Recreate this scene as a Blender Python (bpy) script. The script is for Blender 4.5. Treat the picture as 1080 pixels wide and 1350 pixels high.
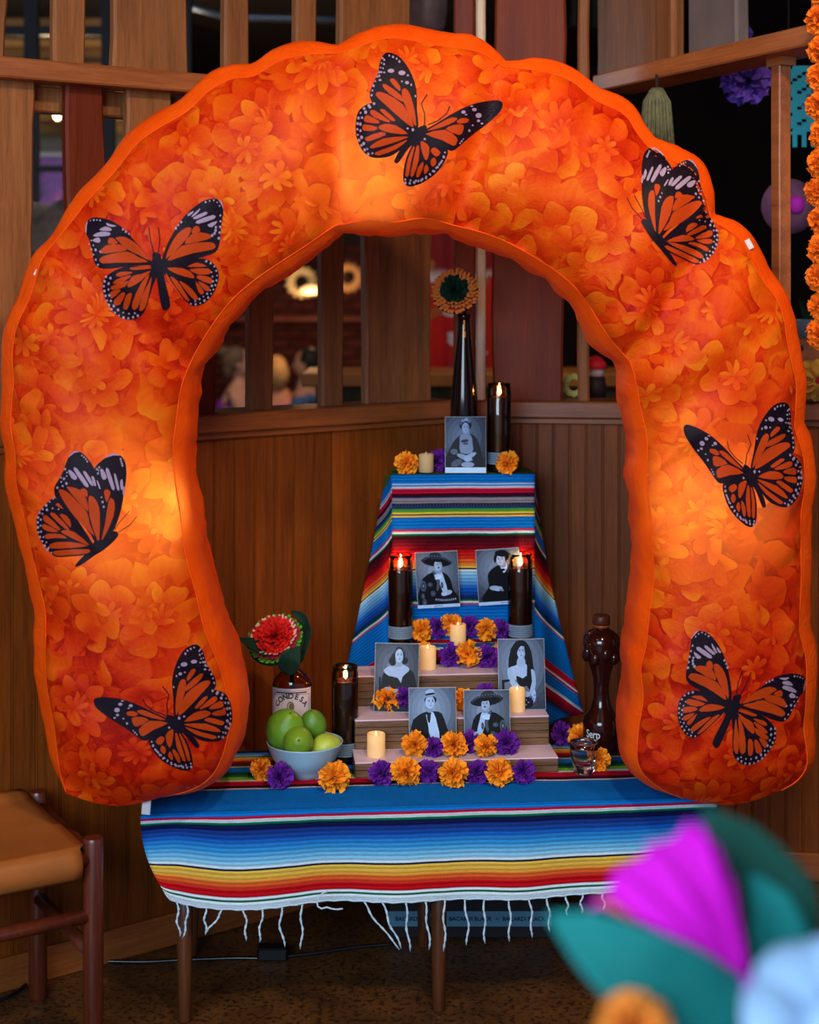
import bpy, bmesh, math, random
from mathutils import Vector, Matrix, noise as mnoise
from mathutils.bvhtree import BVHTree
from mathutils.geometry import tessellate_polygon

for o in list(bpy.data.objects):
    bpy.data.objects.remove(o, do_unlink=True)
scene = bpy.context.scene
COL = scene.collection
R = math.radians

# ------------------------------------------------------------------ camera
F, CX, HY, CH = 2100.0, 540.0, 370.0, 1.57      # focal length in px, centre x, horizon y, eye height
cam_d = bpy.data.cameras.new('camera')
cam = bpy.data.objects.new('camera', cam_d); COL.objects.link(cam)
cam.location = (0, 0, CH); cam.rotation_euler = (R(90), 0, 0)
cam_d.sensor_fit = 'VERTICAL'; cam_d.sensor_height = 36.0
cam_d.lens = F / 1350.0 * 36.0
cam_d.shift_y = -(675.0 - HY) / 1350.0
cam_d.clip_start = 0.05
cam_d.dof.use_dof = True; cam_d.dof.focus_distance = 3.55; cam_d.dof.aperture_fstop = 2.7
scene.camera = cam
vs = scene.view_settings
vs.view_transform = 'Standard'; vs.look = 'None'; vs.gamma = 1.0; vs.use_curve_mapping = False
vs.exposure = 0.0

# ------------------------------------------------------------------ world and large lights
w = bpy.data.worlds.new('world'); scene.world = w; w.use_nodes = True
w.node_tree.nodes['Background'].inputs[0].default_value = (0.50, 0.66, 1.0, 1)
w.node_tree.nodes['Background'].inputs[1].default_value = 0.55

def area(name, loc, target, sx, sy, power, col, spread=180):
    l = bpy.data.lights.new(name, 'AREA'); l.shape = 'RECTANGLE'; l.size = sx; l.size_y = sy
    l.energy = power; l.color = col; l.spread = R(spread)
    o = bpy.data.objects.new(name, l); COL.objects.link(o); o.location = loc
    o.rotation_euler = (Vector(target) - Vector(loc)).to_track_quat('-Z', 'Y').to_euler()
    return o
def spot(name, loc, target, power, col, ang=60, rad=0.05):
    l = bpy.data.lights.new(name, 'SPOT'); l.energy = power; l.color = col; l.spot_size = R(ang); l.spot_blend = 0.6
    l.shadow_soft_size = rad
    o = bpy.data.objects.new(name, l); COL.objects.link(o); o.location = loc
    o.rotation_euler = (Vector(target) - Vector(loc)).to_track_quat('-Z', 'Y').to_euler()
    return o
def point(name, loc, power, col, rad=0.02, parent=None):
    l = bpy.data.lights.new(name, 'POINT'); l.energy = power; l.color = col; l.shadow_soft_size = rad
    o = bpy.data.objects.new(name, l); COL.objects.link(o); o.location = loc
    return o
area('daylight_window', (-1.3, -1.3, 2.3), (0.05, 3.6, 0.7), 2.4, 1.5, 195, (0.66, 0.83, 1.0))
spot('ceiling_spot_front', (0.45, 1.3, 3.0), (0.05, 3.7, 0.9), 150, (1.0, 0.78, 0.52), 75, 0.10)
spot('ceiling_spot_right', (1.1, 2.2, 2.8), (0.9, 3.6, 1.7), 62, (1.0, 0.70, 0.40), 85, 0.08)
spot('ceiling_spot_left', (-1.2, 1.6, 2.8), (-0.9, 3.5, 1.4), 26, (1.0, 0.70, 0.40), 85, 0.08)
area('back_room_window', (-3.4, 8.2, 2.0), (-0.7, 3.9, 1.7), 1.2, 1.6, 70, (0.70, 0.85, 1.0))
spot('textile_fill', (0.5, 5.0, 3.1), (0.2, 6.5, 1.45), 60, (1.0, 0.8, 0.6), 70, 0.05)  # added fill that brightens the textile, not a fixture of the room
spot('diner_fill', (-0.5, 8.9, 3.1), (-0.95, 10.6, 0.9), 80, (1.0, 0.85, 0.7), 80, 0.06)  # added fill so the diners read, no known lamp hangs there

# ------------------------------------------------------------------ helpers
def P(px, py, d):
    """point of the place whose ray through the photo pixel (px, py) has depth d"""
    return Vector(((px - CX) * d / F, d, CH - (py - HY) * d / F))
def S(r, g, b):
    def f(c):
        c /= 255.0
        return c / 12.92 if c <= 0.04045 else ((c + 0.055) / 1.055) ** 2.4
    return (f(r), f(g), f(b), 1.0)

class NT:
    """small wrapper for building node trees"""
    def __init__(self, m):
        m.use_nodes = True
        self.t = m.node_tree; self.n = self.t.nodes; self.l = self.t.links
        self.out = self.n['Material Output']; self.b = self.n.get('Principled BSDF')
    def new(self, typ, **kw):
        nd = self.n.new(typ)
        for k, v in kw.items(): setattr(nd, k, v)
        return nd
    def link(self, a, b): self.l.new(a, b)
    def val(self, sock, v):
        if hasattr(v, 'node') or isinstance(v, bpy.types.NodeSocket): self.l.new(v, sock)
        else: sock.default_value = v
    def math(self, op, a, b=0.0, c=None):
        nd = self.new('ShaderNodeMath', operation=op)
        self.val(nd.inputs[0], a); self.val(nd.inputs[1], b)
        if c is not None: self.val(nd.inputs[2], c)
        return nd.outputs[0]
    def vmath(self, op, a, b=None):
        nd = self.new('ShaderNodeVectorMath', operation=op)
        self.val(nd.inputs[0], a)
        if b is not None: self.val(nd.inputs[1], b)
        return nd
    def comb(self, x, y, z=0.0):
        nd = self.new('ShaderNodeCombineXYZ')
        for s, v in zip(nd.inputs, (x, y, z)): self.val(s, v)
        return nd.outputs[0]
    def sep(self, v):
        nd = self.new('ShaderNodeSeparateXYZ'); self.l.new(v, nd.inputs[0]); return nd.outputs
    def ramp(self, fac, stops, interp='LINEAR'):
        nd = self.new('ShaderNodeValToRGB'); cr = nd.color_ramp; cr.interpolation = interp
        while len(cr.elements) < len(stops): cr.elements.new(0.5)
        for e, (p, c) in zip(cr.elements, stops):
            e.position = p; e.color = c
        self.val(nd.inputs[0], fac); return nd.outputs[0]
    def mix(self, f, a, b, blend='MIX'):
        nd = self.new('ShaderNodeMix', data_type='RGBA', blend_type=blend)
        self.val(nd.inputs[0], f); self.val(nd.inputs[6], a); self.val(nd.inputs[7], b)
        return nd.outputs[2]
    def noise(self, vec, scale, detail=3.0, rough=0.5, dist=0.0, dims='3D'):
        nd = self.new('ShaderNodeTexNoise', noise_dimensions=dims)
        if vec is not None: self.l.new(vec, nd.inputs['Vector'])
        nd.inputs['Scale'].default_value = scale; nd.inputs['Detail'].default_value = detail
        nd.inputs['Roughness'].default_value = rough; nd.inputs['Distortion'].default_value = dist
        return nd.outputs
    def bump(self, h, strength=0.3, dist=0.01):
        nd = self.new('ShaderNodeBump'); nd.inputs['Strength'].default_value = strength; nd.inputs['Distance'].default_value = dist
        self.l.new(h, nd.inputs['Height']); self.l.new(nd.outputs[0], self.b.inputs['Normal']); return nd
    def coord(self, kind='Object'):
        return self.new('ShaderNodeTexCoord').outputs[kind]

MATS = {}
def mat(name, col, rough=0.5, metal=0.0, spec=0.25, emit=None, estr=1.0, var=0.0, vscale=30.0, bump=0.0, bscale=200.0, sheen=0.0, coat=0.0, trans=0.0):
    if name in MATS: return MATS[name]
    m = bpy.data.materials.new(name); t = NT(m); b = t.b
    b.inputs['Base Color'].default_value = col; b.inputs['Roughness'].default_value = rough
    b.inputs['Metallic'].default_value = metal; b.inputs['Specular IOR Level'].default_value = spec
    if sheen: b.inputs['Sheen Weight'].default_value = sheen
    if coat: b.inputs['Coat Weight'].default_value = coat
    if trans: b.inputs['Transmission Weight'].default_value = trans
    if emit:
        b.inputs['Emission Color'].default_value = emit; b.inputs['Emission Strength'].default_value = estr
    c = t.coord()
    n = t.noise(c, vscale, 3)
    v = max(var, 0.04)
    dark = tuple(x * (1 - v) for x in col[:3]) + (1,); lite = tuple(min(1, x * (1 + v)) for x in col[:3]) + (1,)
    t.link(t.ramp(n[0], [(0.3, dark), (0.7, lite)]), b.inputs['Base Color'])
    if bump:
        t.bump(t.noise(c, bscale, 2)[0], bump, 0.004)
    MATS[name] = m
    return m

def wood(name, c1, c2, axis='Z', scale=1.0, rough=0.45, spec=0.4, knots=False, rand=0.25):
    """procedural timber: long fibres along axis, colour drifting from piece to piece"""
    if name in MATS: return MATS[name]
    m = bpy.data.materials.new(name); t = NT(m); b = t.b
    info = t.new('ShaderNodeObjectInfo')
    c = t.coord()
    off = t.math('MULTIPLY', info.outputs['Random'], 37.0)
    c = t.vmath('ADD', c, t.comb(off, off, off)).outputs[0]
    st = {'X': (0.5, 9, 9), 'Y': (9, 0.5, 9), 'Z': (9, 9, 0.5)}[axis]
    cs = t.vmath('MULTIPLY', c, tuple(x * scale for x in st)).outputs[0]
    n1 = t.noise(cs, 3.0, 5, 0.6, 0.8)[0]
    n2 = t.noise(cs, 22.0, 4, 0.7, 0.2)[0]
    n3 = t.noise(c, 2.3, 2)[0]
    f = t.math('ADD', t.math('MULTIPLY', n1, 0.55), t.math('MULTIPLY', n2, 0.45))
    colr = t.ramp(f, [(0.30, c1), (0.68, c2)])
    v = t.math('ADD', t.math('MULTIPLY', info.outputs['Random'], rand), 1.0 - rand * 0.6)
    v = t.math('MULTIPLY', v, t.math('ADD', t.math('MULTIPLY', n3, 0.5), 0.75))
    colr = t.mix(1.0, colr, t.comb(v, v, v), 'MULTIPLY')
    if knots:
        k = t.new('ShaderNodeTexVoronoi'); t.link(t.vmath('MULTIPLY', c, (5, 5, 2.2)).outputs[0], k.inputs['Vector']); k.inputs['Scale'].default_value = 1.0
        kf = t.ramp(k.outputs['Distance'], [(0.03, (1, 1, 1, 1)), (0.12, (0, 0, 0, 1))])
        colr = t.mix(t.math('MULTIPLY', kf, 0.7), colr, tuple(x * 0.35 for x in c1[:3]) + (1,))
    t.link(colr, b.inputs['Base Color'])
    b.inputs['Roughness'].default_value = rough; b.inputs['Specular IOR Level'].default_value = spec
    t.bump(f, 0.18, 0.004)
    MATS[name] = m
    return m

def glassy(name, tint, rough=0.03, body=0.0):
    """thin coloured glass: tinted see-through body with a fresnel gloss"""
    if name in MATS: return MATS[name]
    m = bpy.data.materials.new(name); t = NT(m)
    t.n.remove(t.b)
    tr = t.new('ShaderNodeBsdfTransparent'); tr.inputs[0].default_value = tint
    gl = t.new('ShaderNodeBsdfGlossy'); gl.inputs['Roughness'].default_value = rough
    fr = t.new('ShaderNodeFresnel'); fr.inputs[0].default_value = 1.5
    ms = t.new('ShaderNodeMixShader'); t.link(fr.outputs[0], ms.inputs[0]); t.link(tr.outputs[0], ms.inputs[1]); t.link(gl.outputs[0], ms.inputs[2])
    fin = ms
    if body:
        df = t.new('ShaderNodeBsdfTranslucent'); df.inputs[0].default_value = tint
        m2 = t.new('ShaderNodeMixShader'); m2.inputs[0].default_value = body
        t.link(ms.outputs[0], m2.inputs[1]); t.link(df.outputs[0], m2.inputs[2]); fin = m2
    t.link(fin.outputs[0], t.out.inputs[0])
    MATS[name] = m
    return m

class MB:
    """collects geometry for ONE mesh object"""
    def __init__(self): self.v = []; self.f = []; self.mi = []; self.uv = None; self.cur = 0
    def add(self, vs, fs):
        o = len(self.v); self.v += [tuple(p) for p in vs]
        for f in fs: self.f.append(tuple(i + o for i in f)); self.mi.append(self.cur)
    def box(self, x0, x1, y0, y1, z0, z1, M=None, bev=0.0):
        if bev > 0:
            b = min(bev, (x1-x0)*.45, (y1-y0)*.45, (z1-z0)*.45)
            bm = bmesh.new()
            bmesh.ops.create_cube(bm, size=1.0)
            for v in bm.verts:
                v.co = Vector((x0 + (v.co.x + .5) * (x1-x0), y0 + (v.co.y + .5) * (y1-y0), z0 + (v.co.z + .5) * (z1-z0)))
            bmesh.ops.bevel(bm, geom=list(bm.edges), offset=b, segments=1, affect='EDGES')
            bm.verts.index_update()
            vs = [v.co.copy() for v in bm.verts]; fs = [[v.index for v in f.verts] for f in bm.faces]; bm.free()
        else:
            vs = [Vector(p) for p in ((x0,y0,z0),(x1,y0,z0),(x1,y1,z0),(x0,y1,z0),(x0,y0,z1),(x1,y0,z1),(x1,y1,z1),(x0,y1,z1))]
            fs = [(0,3,2,1),(4,5,6,7),(0,1,5,4),(1,2,6,5),(2,3,7,6),(3,0,4,7)]
        if M is not None: vs = [M @ v for v in vs]
        self.add(vs, fs); return self
    def lathe(self, prof, n=24, M=None, cap=True, sq=None):
        """prof: list of (r, z)"""
        vs = []; fs = []
        for r, z in prof:
            for k in range(n):
                a = 2 * math.pi * k / n
                rr = r
                vs.append(Vector((rr * math.cos(a), rr * math.sin(a), z)))
        for i in range(len(prof) - 1):
            for k in range(n):
                a, b = i * n + k, i * n + (k + 1) % n
                fs.append((a, b, b + n, a + n))
        if cap:
            if prof[0][0] > 1e-6: fs.append(tuple(range(n - 1, -1, -1)))
            if prof[-1][0] > 1e-6: fs.append(tuple((len(prof) - 1) * n + k for k in range(n)))
        if M is not None: vs = [M @ v for v in vs]
        self.add(vs, fs); return self
    def tube(self, pts, rad, n=10, cap=True):
        pts = [Vector(p) for p in pts]
        if not hasattr(rad, '__len__'): rad = [rad] * len(pts)
        vs = []; fs = []; up = None
        for i, p in enumerate(pts):
            t = (pts[min(i + 1, len(pts) - 1)] - pts[max(i - 1, 0)])
            if t.length < 1e-9: t = Vector((0, 0, 1))
            t.normalize()
            if up is None:
                up = Vector((0, 0, 1)) if abs(t.z) < 0.9 else Vector((1, 0, 0))
            a = t.cross(up)
            if a.length < 1e-6: a = t.orthogonal()
            a.normalize(); up = a.cross(t).normalized(); b = up
            for k in range(n):
                an = 2 * math.pi * k / n
                vs.append(p + (a * math.cos(an) + b * math.sin(an)) * rad[i])
        for i in range(len(pts) - 1):
            for k in range(n):
                q, r_ = i * n + k, i * n + (k + 1) % n
                fs.append((q, r_, r_ + n, q + n))
        if cap:
            fs.append(tuple(range(n - 1, -1, -1))); fs.append(tuple((len(pts) - 1) * n + k for k in range(n)))
        self.add(vs, fs); return self
    def grid(self, fn, nu, nv, uvfn=None):
        o = len(self.v)
        for j in range(nv + 1):
            for i in range(nu + 1): self.v.append(tuple(fn(i / nu, j / nv)))
        for j in range(nv):
            for i in range(nu):
                a = o + j * (nu + 1) + i
                self.f.append((a, a + 1, a + nu + 2, a + nu + 1)); self.mi.append(self.cur)
        if uvfn:
            if self.uv is None: self.uv = {}
            for j in range(nv + 1):
                for i in range(nu + 1): self.uv[o + j * (nu + 1) + i] = uvfn(i / nu, j / nv)
        return self
    def prism(self, poly, fn, d0, d1):
        """poly: 2-D outline, fn(a, b, depth) -> point; a solid with real thickness"""
        n = len(poly)
        vs = [fn(a, b, d0) for a, b in poly] + [fn(a, b, d1) for a, b in poly]
        fs = [tuple(range(n)), tuple(range(2 * n - 1, n - 1, -1))]
        for i in range(n): fs.append((i, i + n, (i + 1) % n + n, (i + 1) % n))
        self.add(vs, fs); return self
    def ellipsoid(self, c, r, nu=16, nv=10, M=None, fn=None):
        vs = []; fs = []
        for j in range(nv + 1):
            th = math.pi * j / nv
            for i in range(nu):
                ph = 2 * math.pi * i / nu
                d = Vector((math.sin(th) * math.cos(ph), math.sin(th) * math.sin(ph), math.cos(th)))
                k = fn(d) if fn else 1.0
                vs.append(Vector((c[0] + r[0] * d.x * k, c[1] + r[1] * d.y * k, c[2] + r[2] * d.z * k)))
        for j in range(nv):
            for i in range(nu):
                a, b = j * nu + i, j * nu + (i + 1) % nu
                fs.append((a, a + nu, b + nu, b))
        if M is not None: vs = [M @ v for v in vs]
        self.add(vs, fs); return self
    def mesh(self, name, mats, smooth=False, weld=False, fixn=True):
        me = bpy.data.meshes.new(name); me.from_pydata(self.v, [], self.f)
        if not isinstance(mats, (list, tuple)): mats = [mats]
        for m in mats: me.materials.append(m)
        if len(mats) > 1:
            for p, i in zip(me.polygons, self.mi): p.material_index = i
        if self.uv:
            uvl = me.uv_layers.new(name='UVMap')
            for lp in me.loops: uvl.data[lp.index].uv = self.uv.get(lp.vertex_index, (0, 0))
        if weld or fixn:
            bm = bmesh.new(); bm.from_mesh(me)
            if weld: bmesh.ops.remove_doubles(bm, verts=bm.verts, dist=1e-5)
            if fixn: bmesh.ops.recalc_face_normals(bm, faces=bm.faces)
            bm.to_mesh(me); bm.free()
        if smooth:
            for p in me.polygons: p.use_smooth = True
        me.update()
        return me
    def build(self, name, mats, parent=None, smooth=False, weld=False, fixn=True, loc=None, auto=None):
        me = self.mesh(name, mats, smooth, weld, fixn)
        o = bpy.data.objects.new(name, me); COL.objects.link(o)
        if parent is not None: o.parent = parent
        if loc is not None: o.location = loc
        if auto: me.set_sharp_from_angle(angle=R(auto))
        return o

def tag(o, label=None, cat=None, group=None, kind=None):
    if label: o['label'] = label
    if cat: o['category'] = cat
    if group: o['group'] = group
    if kind: o['kind'] = kind
    return o
def empty(name, loc, label=None, cat=None, group=None, rz=0.0):
    o = bpy.data.objects.new(name, None); COL.objects.link(o); o.location = loc; o.rotation_euler.z = rz
    o.empty_display_size = 0.05
    return tag(o, label, cat, group)
def inst(name, me, parent=None, loc=(0,0,0), rot=(0,0,0), sc=1.0):
    o = bpy.data.objects.new(name, me); COL.objects.link(o)
    if parent is not None: o.parent = parent
    o.location = loc; o.rotation_euler = rot; o.scale = (sc,) * 3 if not hasattr(sc, '__len__') else sc
    return o
def text_mesh(body, size, font_shear=0.0, bold=0.0, align='CENTER', space=1.0):
    cu = bpy.data.curves.new('lettering', 'FONT'); cu.body = body; cu.size = size; cu.align_x = align; cu.align_y = 'CENTER'
    cu.shear = font_shear; cu.offset = bold; cu.space_character = space; cu.resolution_u = 3
    o = bpy.data.objects.new('lettering', cu); COL.objects.link(o)
    dg = bpy.context.evaluated_depsgraph_get()
    me = bpy.data.meshes.new_from_object(o.evaluated_get(dg))
    vs = [v.co.copy() for v in me.vertices]; fs = [tuple(p.vertices) for p in me.polygons]
    bpy.data.objects.remove(o, do_unlink=True)
    return vs, fs
def aim(d, up=Vector((0, 0, 1))):
    """matrix whose local Z points along d and local Y is as near up as can be"""
    z = Vector(d).normalized(); x = up.cross(z)
    if x.length < 1e-4: x = Vector((1, 0, 0))
    x.normalize(); y = z.cross(x)
    return Matrix((x, y, z)).transposed().to_4x4()
def rnd(*k):
    return random.Random(repr(k))
# ------------------------------------------------------------------ materials of the room
W_BEAD = wood('beadboard_wood', S(80, 35, 6), S(134, 67, 14), 'Z', 1.0, 0.48, 0.2)
W_CAP = wood('cap_wood', S(96, 46, 16), S(150, 82, 34), 'X', 1.0, 0.4)
W_SLAT = wood('slat_wood', S(94, 50, 24), S(146, 90, 50), 'Z', 1.0, 0.55, 0.2, knots=True)
W_SLATR = wood('red_slat_wood', S(76, 20, 5), S(112, 40, 10), 'Z', 1.0, 0.55, 0.2)
W_RAIL = wood('rail_wood', S(118, 56, 26), S(176, 100, 50), 'X', 1.0, 0.42)
W_DARK = wood('dark_walnut', S(40, 18, 8), S(78, 40, 20), 'Z', 1.5, 0.32, 0.5)

def floor_mat():
    m = bpy.data.materials.new('speckled_floor'); t = NT(m)
    c = t.coord()
    n1 = t.noise(c, 9, 4)[0]; n2 = t.noise(c, 75, 3, 0.6)[0]
    base = t.ramp(n1, [(0.3, S(66, 38, 16)), (0.7, S(96, 58, 24))])
    sp = t.ramp(n2, [(0.50, (0, 0, 0, 1)), (0.60, (1, 1, 1, 1))])
    col = t.mix(t.math('MULTIPLY', sp, 0.8), base, S(26, 14, 8))
    v = t.new('ShaderNodeTexVoronoi'); t.link(c, v.inputs['Vector']); v.inputs['Scale'].default_value = 16
    dots = t.ramp(v.outputs['Distance'], [(0.03, (1, 1, 1, 1)), (0.045, (0, 0, 0, 1))])
    col = t.mix(t.math('MULTIPLY', dots, 0.5), col, S(150, 130, 90))
    t.link(col, t.b.inputs['Base Color']); t.b.inputs['Roughness'].default_value = 0.45
    t.bump(n2, 0.15, 0.003)
    return m
fl = MB().box(-7, 7, -3, 13, -0.06, 0.0).build('floor', floor_mat()); tag(fl, kind='structure')
ce = MB().box(-7, 7, -3, 13, 3.2, 3.26).build('ceiling', mat('ceiling_dark', S(34, 26, 24), 0.8)); tag(ce, kind='structure')
wb = MB().box(-7, 7, 12.2, 12.3, 0, 3.2).build('wall_back', mat('back_wall_dark', S(38, 18, 14), 0.7, var=0.3, vscale=3)); tag(wb, kind='structure')
wl = MB().box(-6.1, -6.0, 4.0, 12.2, 0, 3.2).build('wall_far_left', mat('side_wall_tan', S(120, 92, 62), 0.8)); tag(wl, kind='structure')
wr = MB().box(6.0, 6.1, 3.0, 12.2, 0, 3.2).build('wall_far_right', mat('side_wall_dark', S(40, 26, 22), 0.8)); tag(wr, kind='structure')
bk = MB().box(-0.098, 0.098, -0.02, 0.0, -0.031, 0.031, bev=0.006).mesh('brick', mat('dark_red_brick', S(74, 26, 18), 0.8, var=0.35, vscale=6, bump=0.4))
for r_ in range(17):
    for c_ in range(9):
        x = -1.85 + c_ * 0.208 + (0.104 if r_ % 2 else 0); z = 0.66 + r_ * 0.072
        inst('brick', bk, wb, (x, 12.2, z), (0, 0, 0))

# ------------------------------------------------------------------ the two half-height panelled walls
CO = Vector((0.123, 4.28, 0)); DL = Vector((-0.8038, -0.5949, 0)); DR = Vector((0.9928, -0.1195, 0))
def wall_s(D, px, off=0.0):
    """distance along a wall (or a plane set off behind it) of the ray through photo column px"""
    N = Vector((-D.y, D.x, 0)); O = CO + N * off
    k = (px - CX) / F
    return (k * O.y - O.x) / (D.x - k * D.y)
def pixel_z(D, px, py):
    d = CO.y + wall_s(D, px) * D.y
    return CH - (py - HY) * d / F
CAPZ, RAILB, RAILT = 1.25, 2.018, 2.064

def half_wall(name, D, sg, length, pitch, cap_len):
    """sg: sign of local y that faces the camera"""
    rz = math.atan2(D.y, D.x)
    y = lambda a, b: (min(a * sg, b * sg), max(a * sg, b * sg))
    o = MB().box(0.0, length, *y(-0.10, -0.014), 0, CAPZ - 0.045).build(name, W_CAP); o.location = CO; o.rotation_euler.z = rz
    tag(o, kind='structure')
    # one tongue-and-groove board: eased edges and a small bead
    b = MB(); w_ = pitch
    prof = [(0.0, -0.014), (0.0, -0.0024), (0.0010, 0.0006), (0.0032, 0.0008), (0.0044, -0.0022), (0.0052, -0.0022), (0.0066, 0.0), (w_ - 0.0012, 0.0), (w_ - 0.0002, -0.0016), (w_ - 0.0002, -0.014)]
    b.prism([(p[0], p[1] * sg) for p in prof], lambda a, c, z: Vector((a, c, z)), 0.0, CAPZ - 0.045)
    bm_ = b.mesh('board', W_BEAD)
    n = int(length / pitch)
    for i in range(n): inst('board', bm_, o, (i * pitch, 0, 0))
    MB().box(0, cap_len, *y(-0.13, 0.03), CAPZ - 0.045, CAPZ, bev=0.004).build('cap_rail', W_CAP, o)
    MB().box(0, length, *y(0.0, 0.014), 0.0, 0.075, bev=0.003).build('baseboard', W_CAP, o)
    MB().box(0, length, *y(0.0, 0.012), CAPZ - 0.062, CAPZ - 0.045, bev=0.003).build('cove_strip', W_CAP, o)
    return o
WL = half_wall('wall_left', DL, 1, 2.4, 0.0567, 2.4)
WR = half_wall('wall_right', DR, -1, 2.1, 0.0434, 2.1)

def slat(parent, s0, s1, z0, z1, yc, th, amp, seed, m, rnd_edge=0.006):
    """a live-edge board: wavy sides, eased corners, real thickness"""
    b = MB(); n = 16; vs = []; fs = []
    lo, hi = min(s0, s1), max(s0, s1)
    for j in range(n + 1):
        t = j / n; z = z0 + (z1 - z0) * t
        a = lo + amp * (mnoise.noise((seed * 3.1, z * 3.2, 0.3)) * 1.3 + 0.35 * mnoise.noise((seed * 7.7, z * 11, 3.0)))
        c = hi + amp * (mnoise.noise((seed * 5.3 + 9, z * 2.9, 1.3)) * 1.3 + 0.35 * mnoise.noise((seed * 2.7, z * 10, 5.0)))
        h = th / 2; e = min(rnd_edge, th * .3)
        ring = [(a, yc - h + e), (a + e, yc - h), (c - e, yc - h), (c, yc - h + e), (c, yc + h - e), (c - e, yc + h), (a + e, yc + h), (a, yc + h - e)]
        vs += [Vector((p[0], p[1], z)) for p in ring]
    for j in range(n):
        for k in range(8):
            p, q = j * 8 + k, j * 8 + (k + 1) % 8
            fs.append((p, q, q + 8, p + 8))
    fs.append(tuple(range(7, -1, -1))); fs.append(tuple(n * 8 + k for k in range(8)))
    b.add(vs, fs)
    return b.build('slat', m, parent, smooth=True, auto=35)

# left screen: lower slats stand on the cap under the rail, the upper ones on the rail
MB().box(0.02, 2.4, -0.075, 0.02, RAILB, RAILT, bev=0.004).build('top_rail', W_RAIL, WL)
MB().box(0.02, 2.4, -0.135, -0.08, RAILB - 0.06, RAILB + 0.0, bev=0.004).build('back_rail', W_SLAT, WL)
for i, (a, b_, m, am) in enumerate([(-45, 41, W_SLAT, .016), (88, 134, W_SLATR, .010), (164, 226, W_SLAT, .014), (243, 281, W_SLATR, .005),
                                    (326, 358, W_SLAT, .004), (421, 451, W_SLAT, .004), (478, 566, W_SLAT, .012)]):
    slat(WL, wall_s(DL, a, -.045), wall_s(DL, b_, -.045), CAPZ, RAILB, -0.045, 0.03 if b_ - a < 60 else 0.03, am, i + 1, m)
for i, (a, b_, m, am) in enumerate([(-45, 9, W_SLAT, .012), (67, 109, W_SLAT, .006), (145, 242, W_SLAT, .010), (293, 326, W_SLAT, .004),
                                    (387, 413, W_SLAT, .004), (446, 536, W_SLAT, .010)]):
    slat(WL, wall_s(DL, a, -.03), wall_s(DL, b_, -.03), RAILT, 3.2, -0.03, 0.03, am, i + 21, m)
# right screen: slats run from the cap to the ceiling
for i, (a, b_, m, am, th) in enumerate([(599, 627, W_SLATR, .002, .04), (628, 640, mat('bleached_slat_wood', S(196, 172, 150), .5, var=.12, vscale=10), .001, .035), (651, 744, W_SLATR, .010, .035), (762, 777, W_SLAT, .003, .04)]):
    slat(WR, wall_s(DR, a, .03), wall_s(DR, b_, .03), CAPZ, 3.2, 0.03, th, am, i + 41, m)
# rail that leaves the corner towards the room, with its hanging post, boards above and a short return to the wall cap
RO = Vector((0.567, 4.25, 0)); RD = Vector((0.3897, -0.9209, 0)); R2B, R2T = 2.09, 2.136
def ray_t(px):
    k = (px - CX) / F
    return (k * RO.y - RO.x) / (RD.x - k * RD.y)
side = bpy.data.objects.new('trim_1', None); COL.objects.link(side); side.location = RO; side.rotation_euler.z = math.atan2(RD.y, RD.x)
tag(side, kind='structure')
MB().box(-0.16, 1.15, 0.0, 0.13, R2B, R2T, bev=0.004).build('top_rail', W_RAIL, side)
t0, t1 = ray_t(1017), ray_t(1041)
pw = P(1030, 300, 3.72); pl_ = Vector((pw.x, pw.y, 0)) - RO; px_, py_ = pl_.dot(RD), pl_.dot(Vector((-RD.y, RD.x, 0)))
slat(side, px_ - .017, px_ + .017, CAPZ - 0.045, R2B, py_, 0.034, .002, 61, W_RAIL, 0.003)
MB().box(px_ - .03, px_ + .03, min(.06, py_ - .02), max(.06, py_ + .02), R2B - .02, R2B + .02).build('post_block', W_RAIL, side)
ro = MB().box(-0.50, -0.0, -0.02, 0.02, CAPZ - 0.045, CAPZ - 0.002).build('return_rail', W_RAIL)
pz = Vector((pw.x, pw.y, 0))
ro.location = (pz.x, pz.y, 0); ro.rotation_euler.z = R(-90); ro.parent = side; ro.matrix_parent_inverse = Matrix.LocRotScale(side.location, side.rotation_euler, None).inverted()
for i, (a, b_, m, am) in enumerate([(783, 882, W_SLAT, .006), (902, 966, mat('weathered_grey_wood', S(104, 88, 84), 0.7, var=.15, vscale=8), .006), (1062, 1092, W_RAIL, .003)]):
    slat(side, ray_t(a), ray_t(b_), R2T, 3.2, 0.03, 0.04, am, i + 71, m)

# ------------------------------------------------------------------ what lies behind the screens
DKF = mat('dark_window_frame', S(34, 24, 28), 0.5)
def bar(mb, px0, px1, py0, py1, d, th=0.05):
    a, b_ = P(px0, py1, d), P(px1, py0, d)
    mb.box(a.x, b_.x, d, d + th, a.z, b_.z)
win = bpy.data.objects.new('window_1', None); COL.objects.link(win); win.location = (-1.7, 7.6, 0); tag(win, kind='structure')
def wpart(name, m, rects, d, th=0.05):
    mb = MB()
    for r_ in rects: bar(mb, *r_, d, th)
    o = mb.build(name, m); o.parent = win; o.matrix_parent_inverse = Matrix.Translation(win.location).inverted()
    return o
for r_ in [(-40, -22, -30, 420), (31, 49, -30, 420), (133, 150, -30, 420), (236, 252, -30, 420)]: wpart('mullion', DKF, [r_], 7.6, 0.06)
for r_ in [(-40, 252, 122, 141), (-40, 252, 34, 46), (-40, 252, 218, 226)]: wpart('transom', DKF, [r_], 7.61, 0.05)
wpart('pane', glassy('window_glass', (0.95, 0.97, 0.98, 1), 0.02), [(-40, 252, -30, 420)], 7.64, 0.006)
def bgthing(name, label, cat, m, rect, d, th=0.04):
    mb = MB(); bar(mb, *rect, d, th); o = mb.build(name, m); tag(o, label, cat); return o
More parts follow.
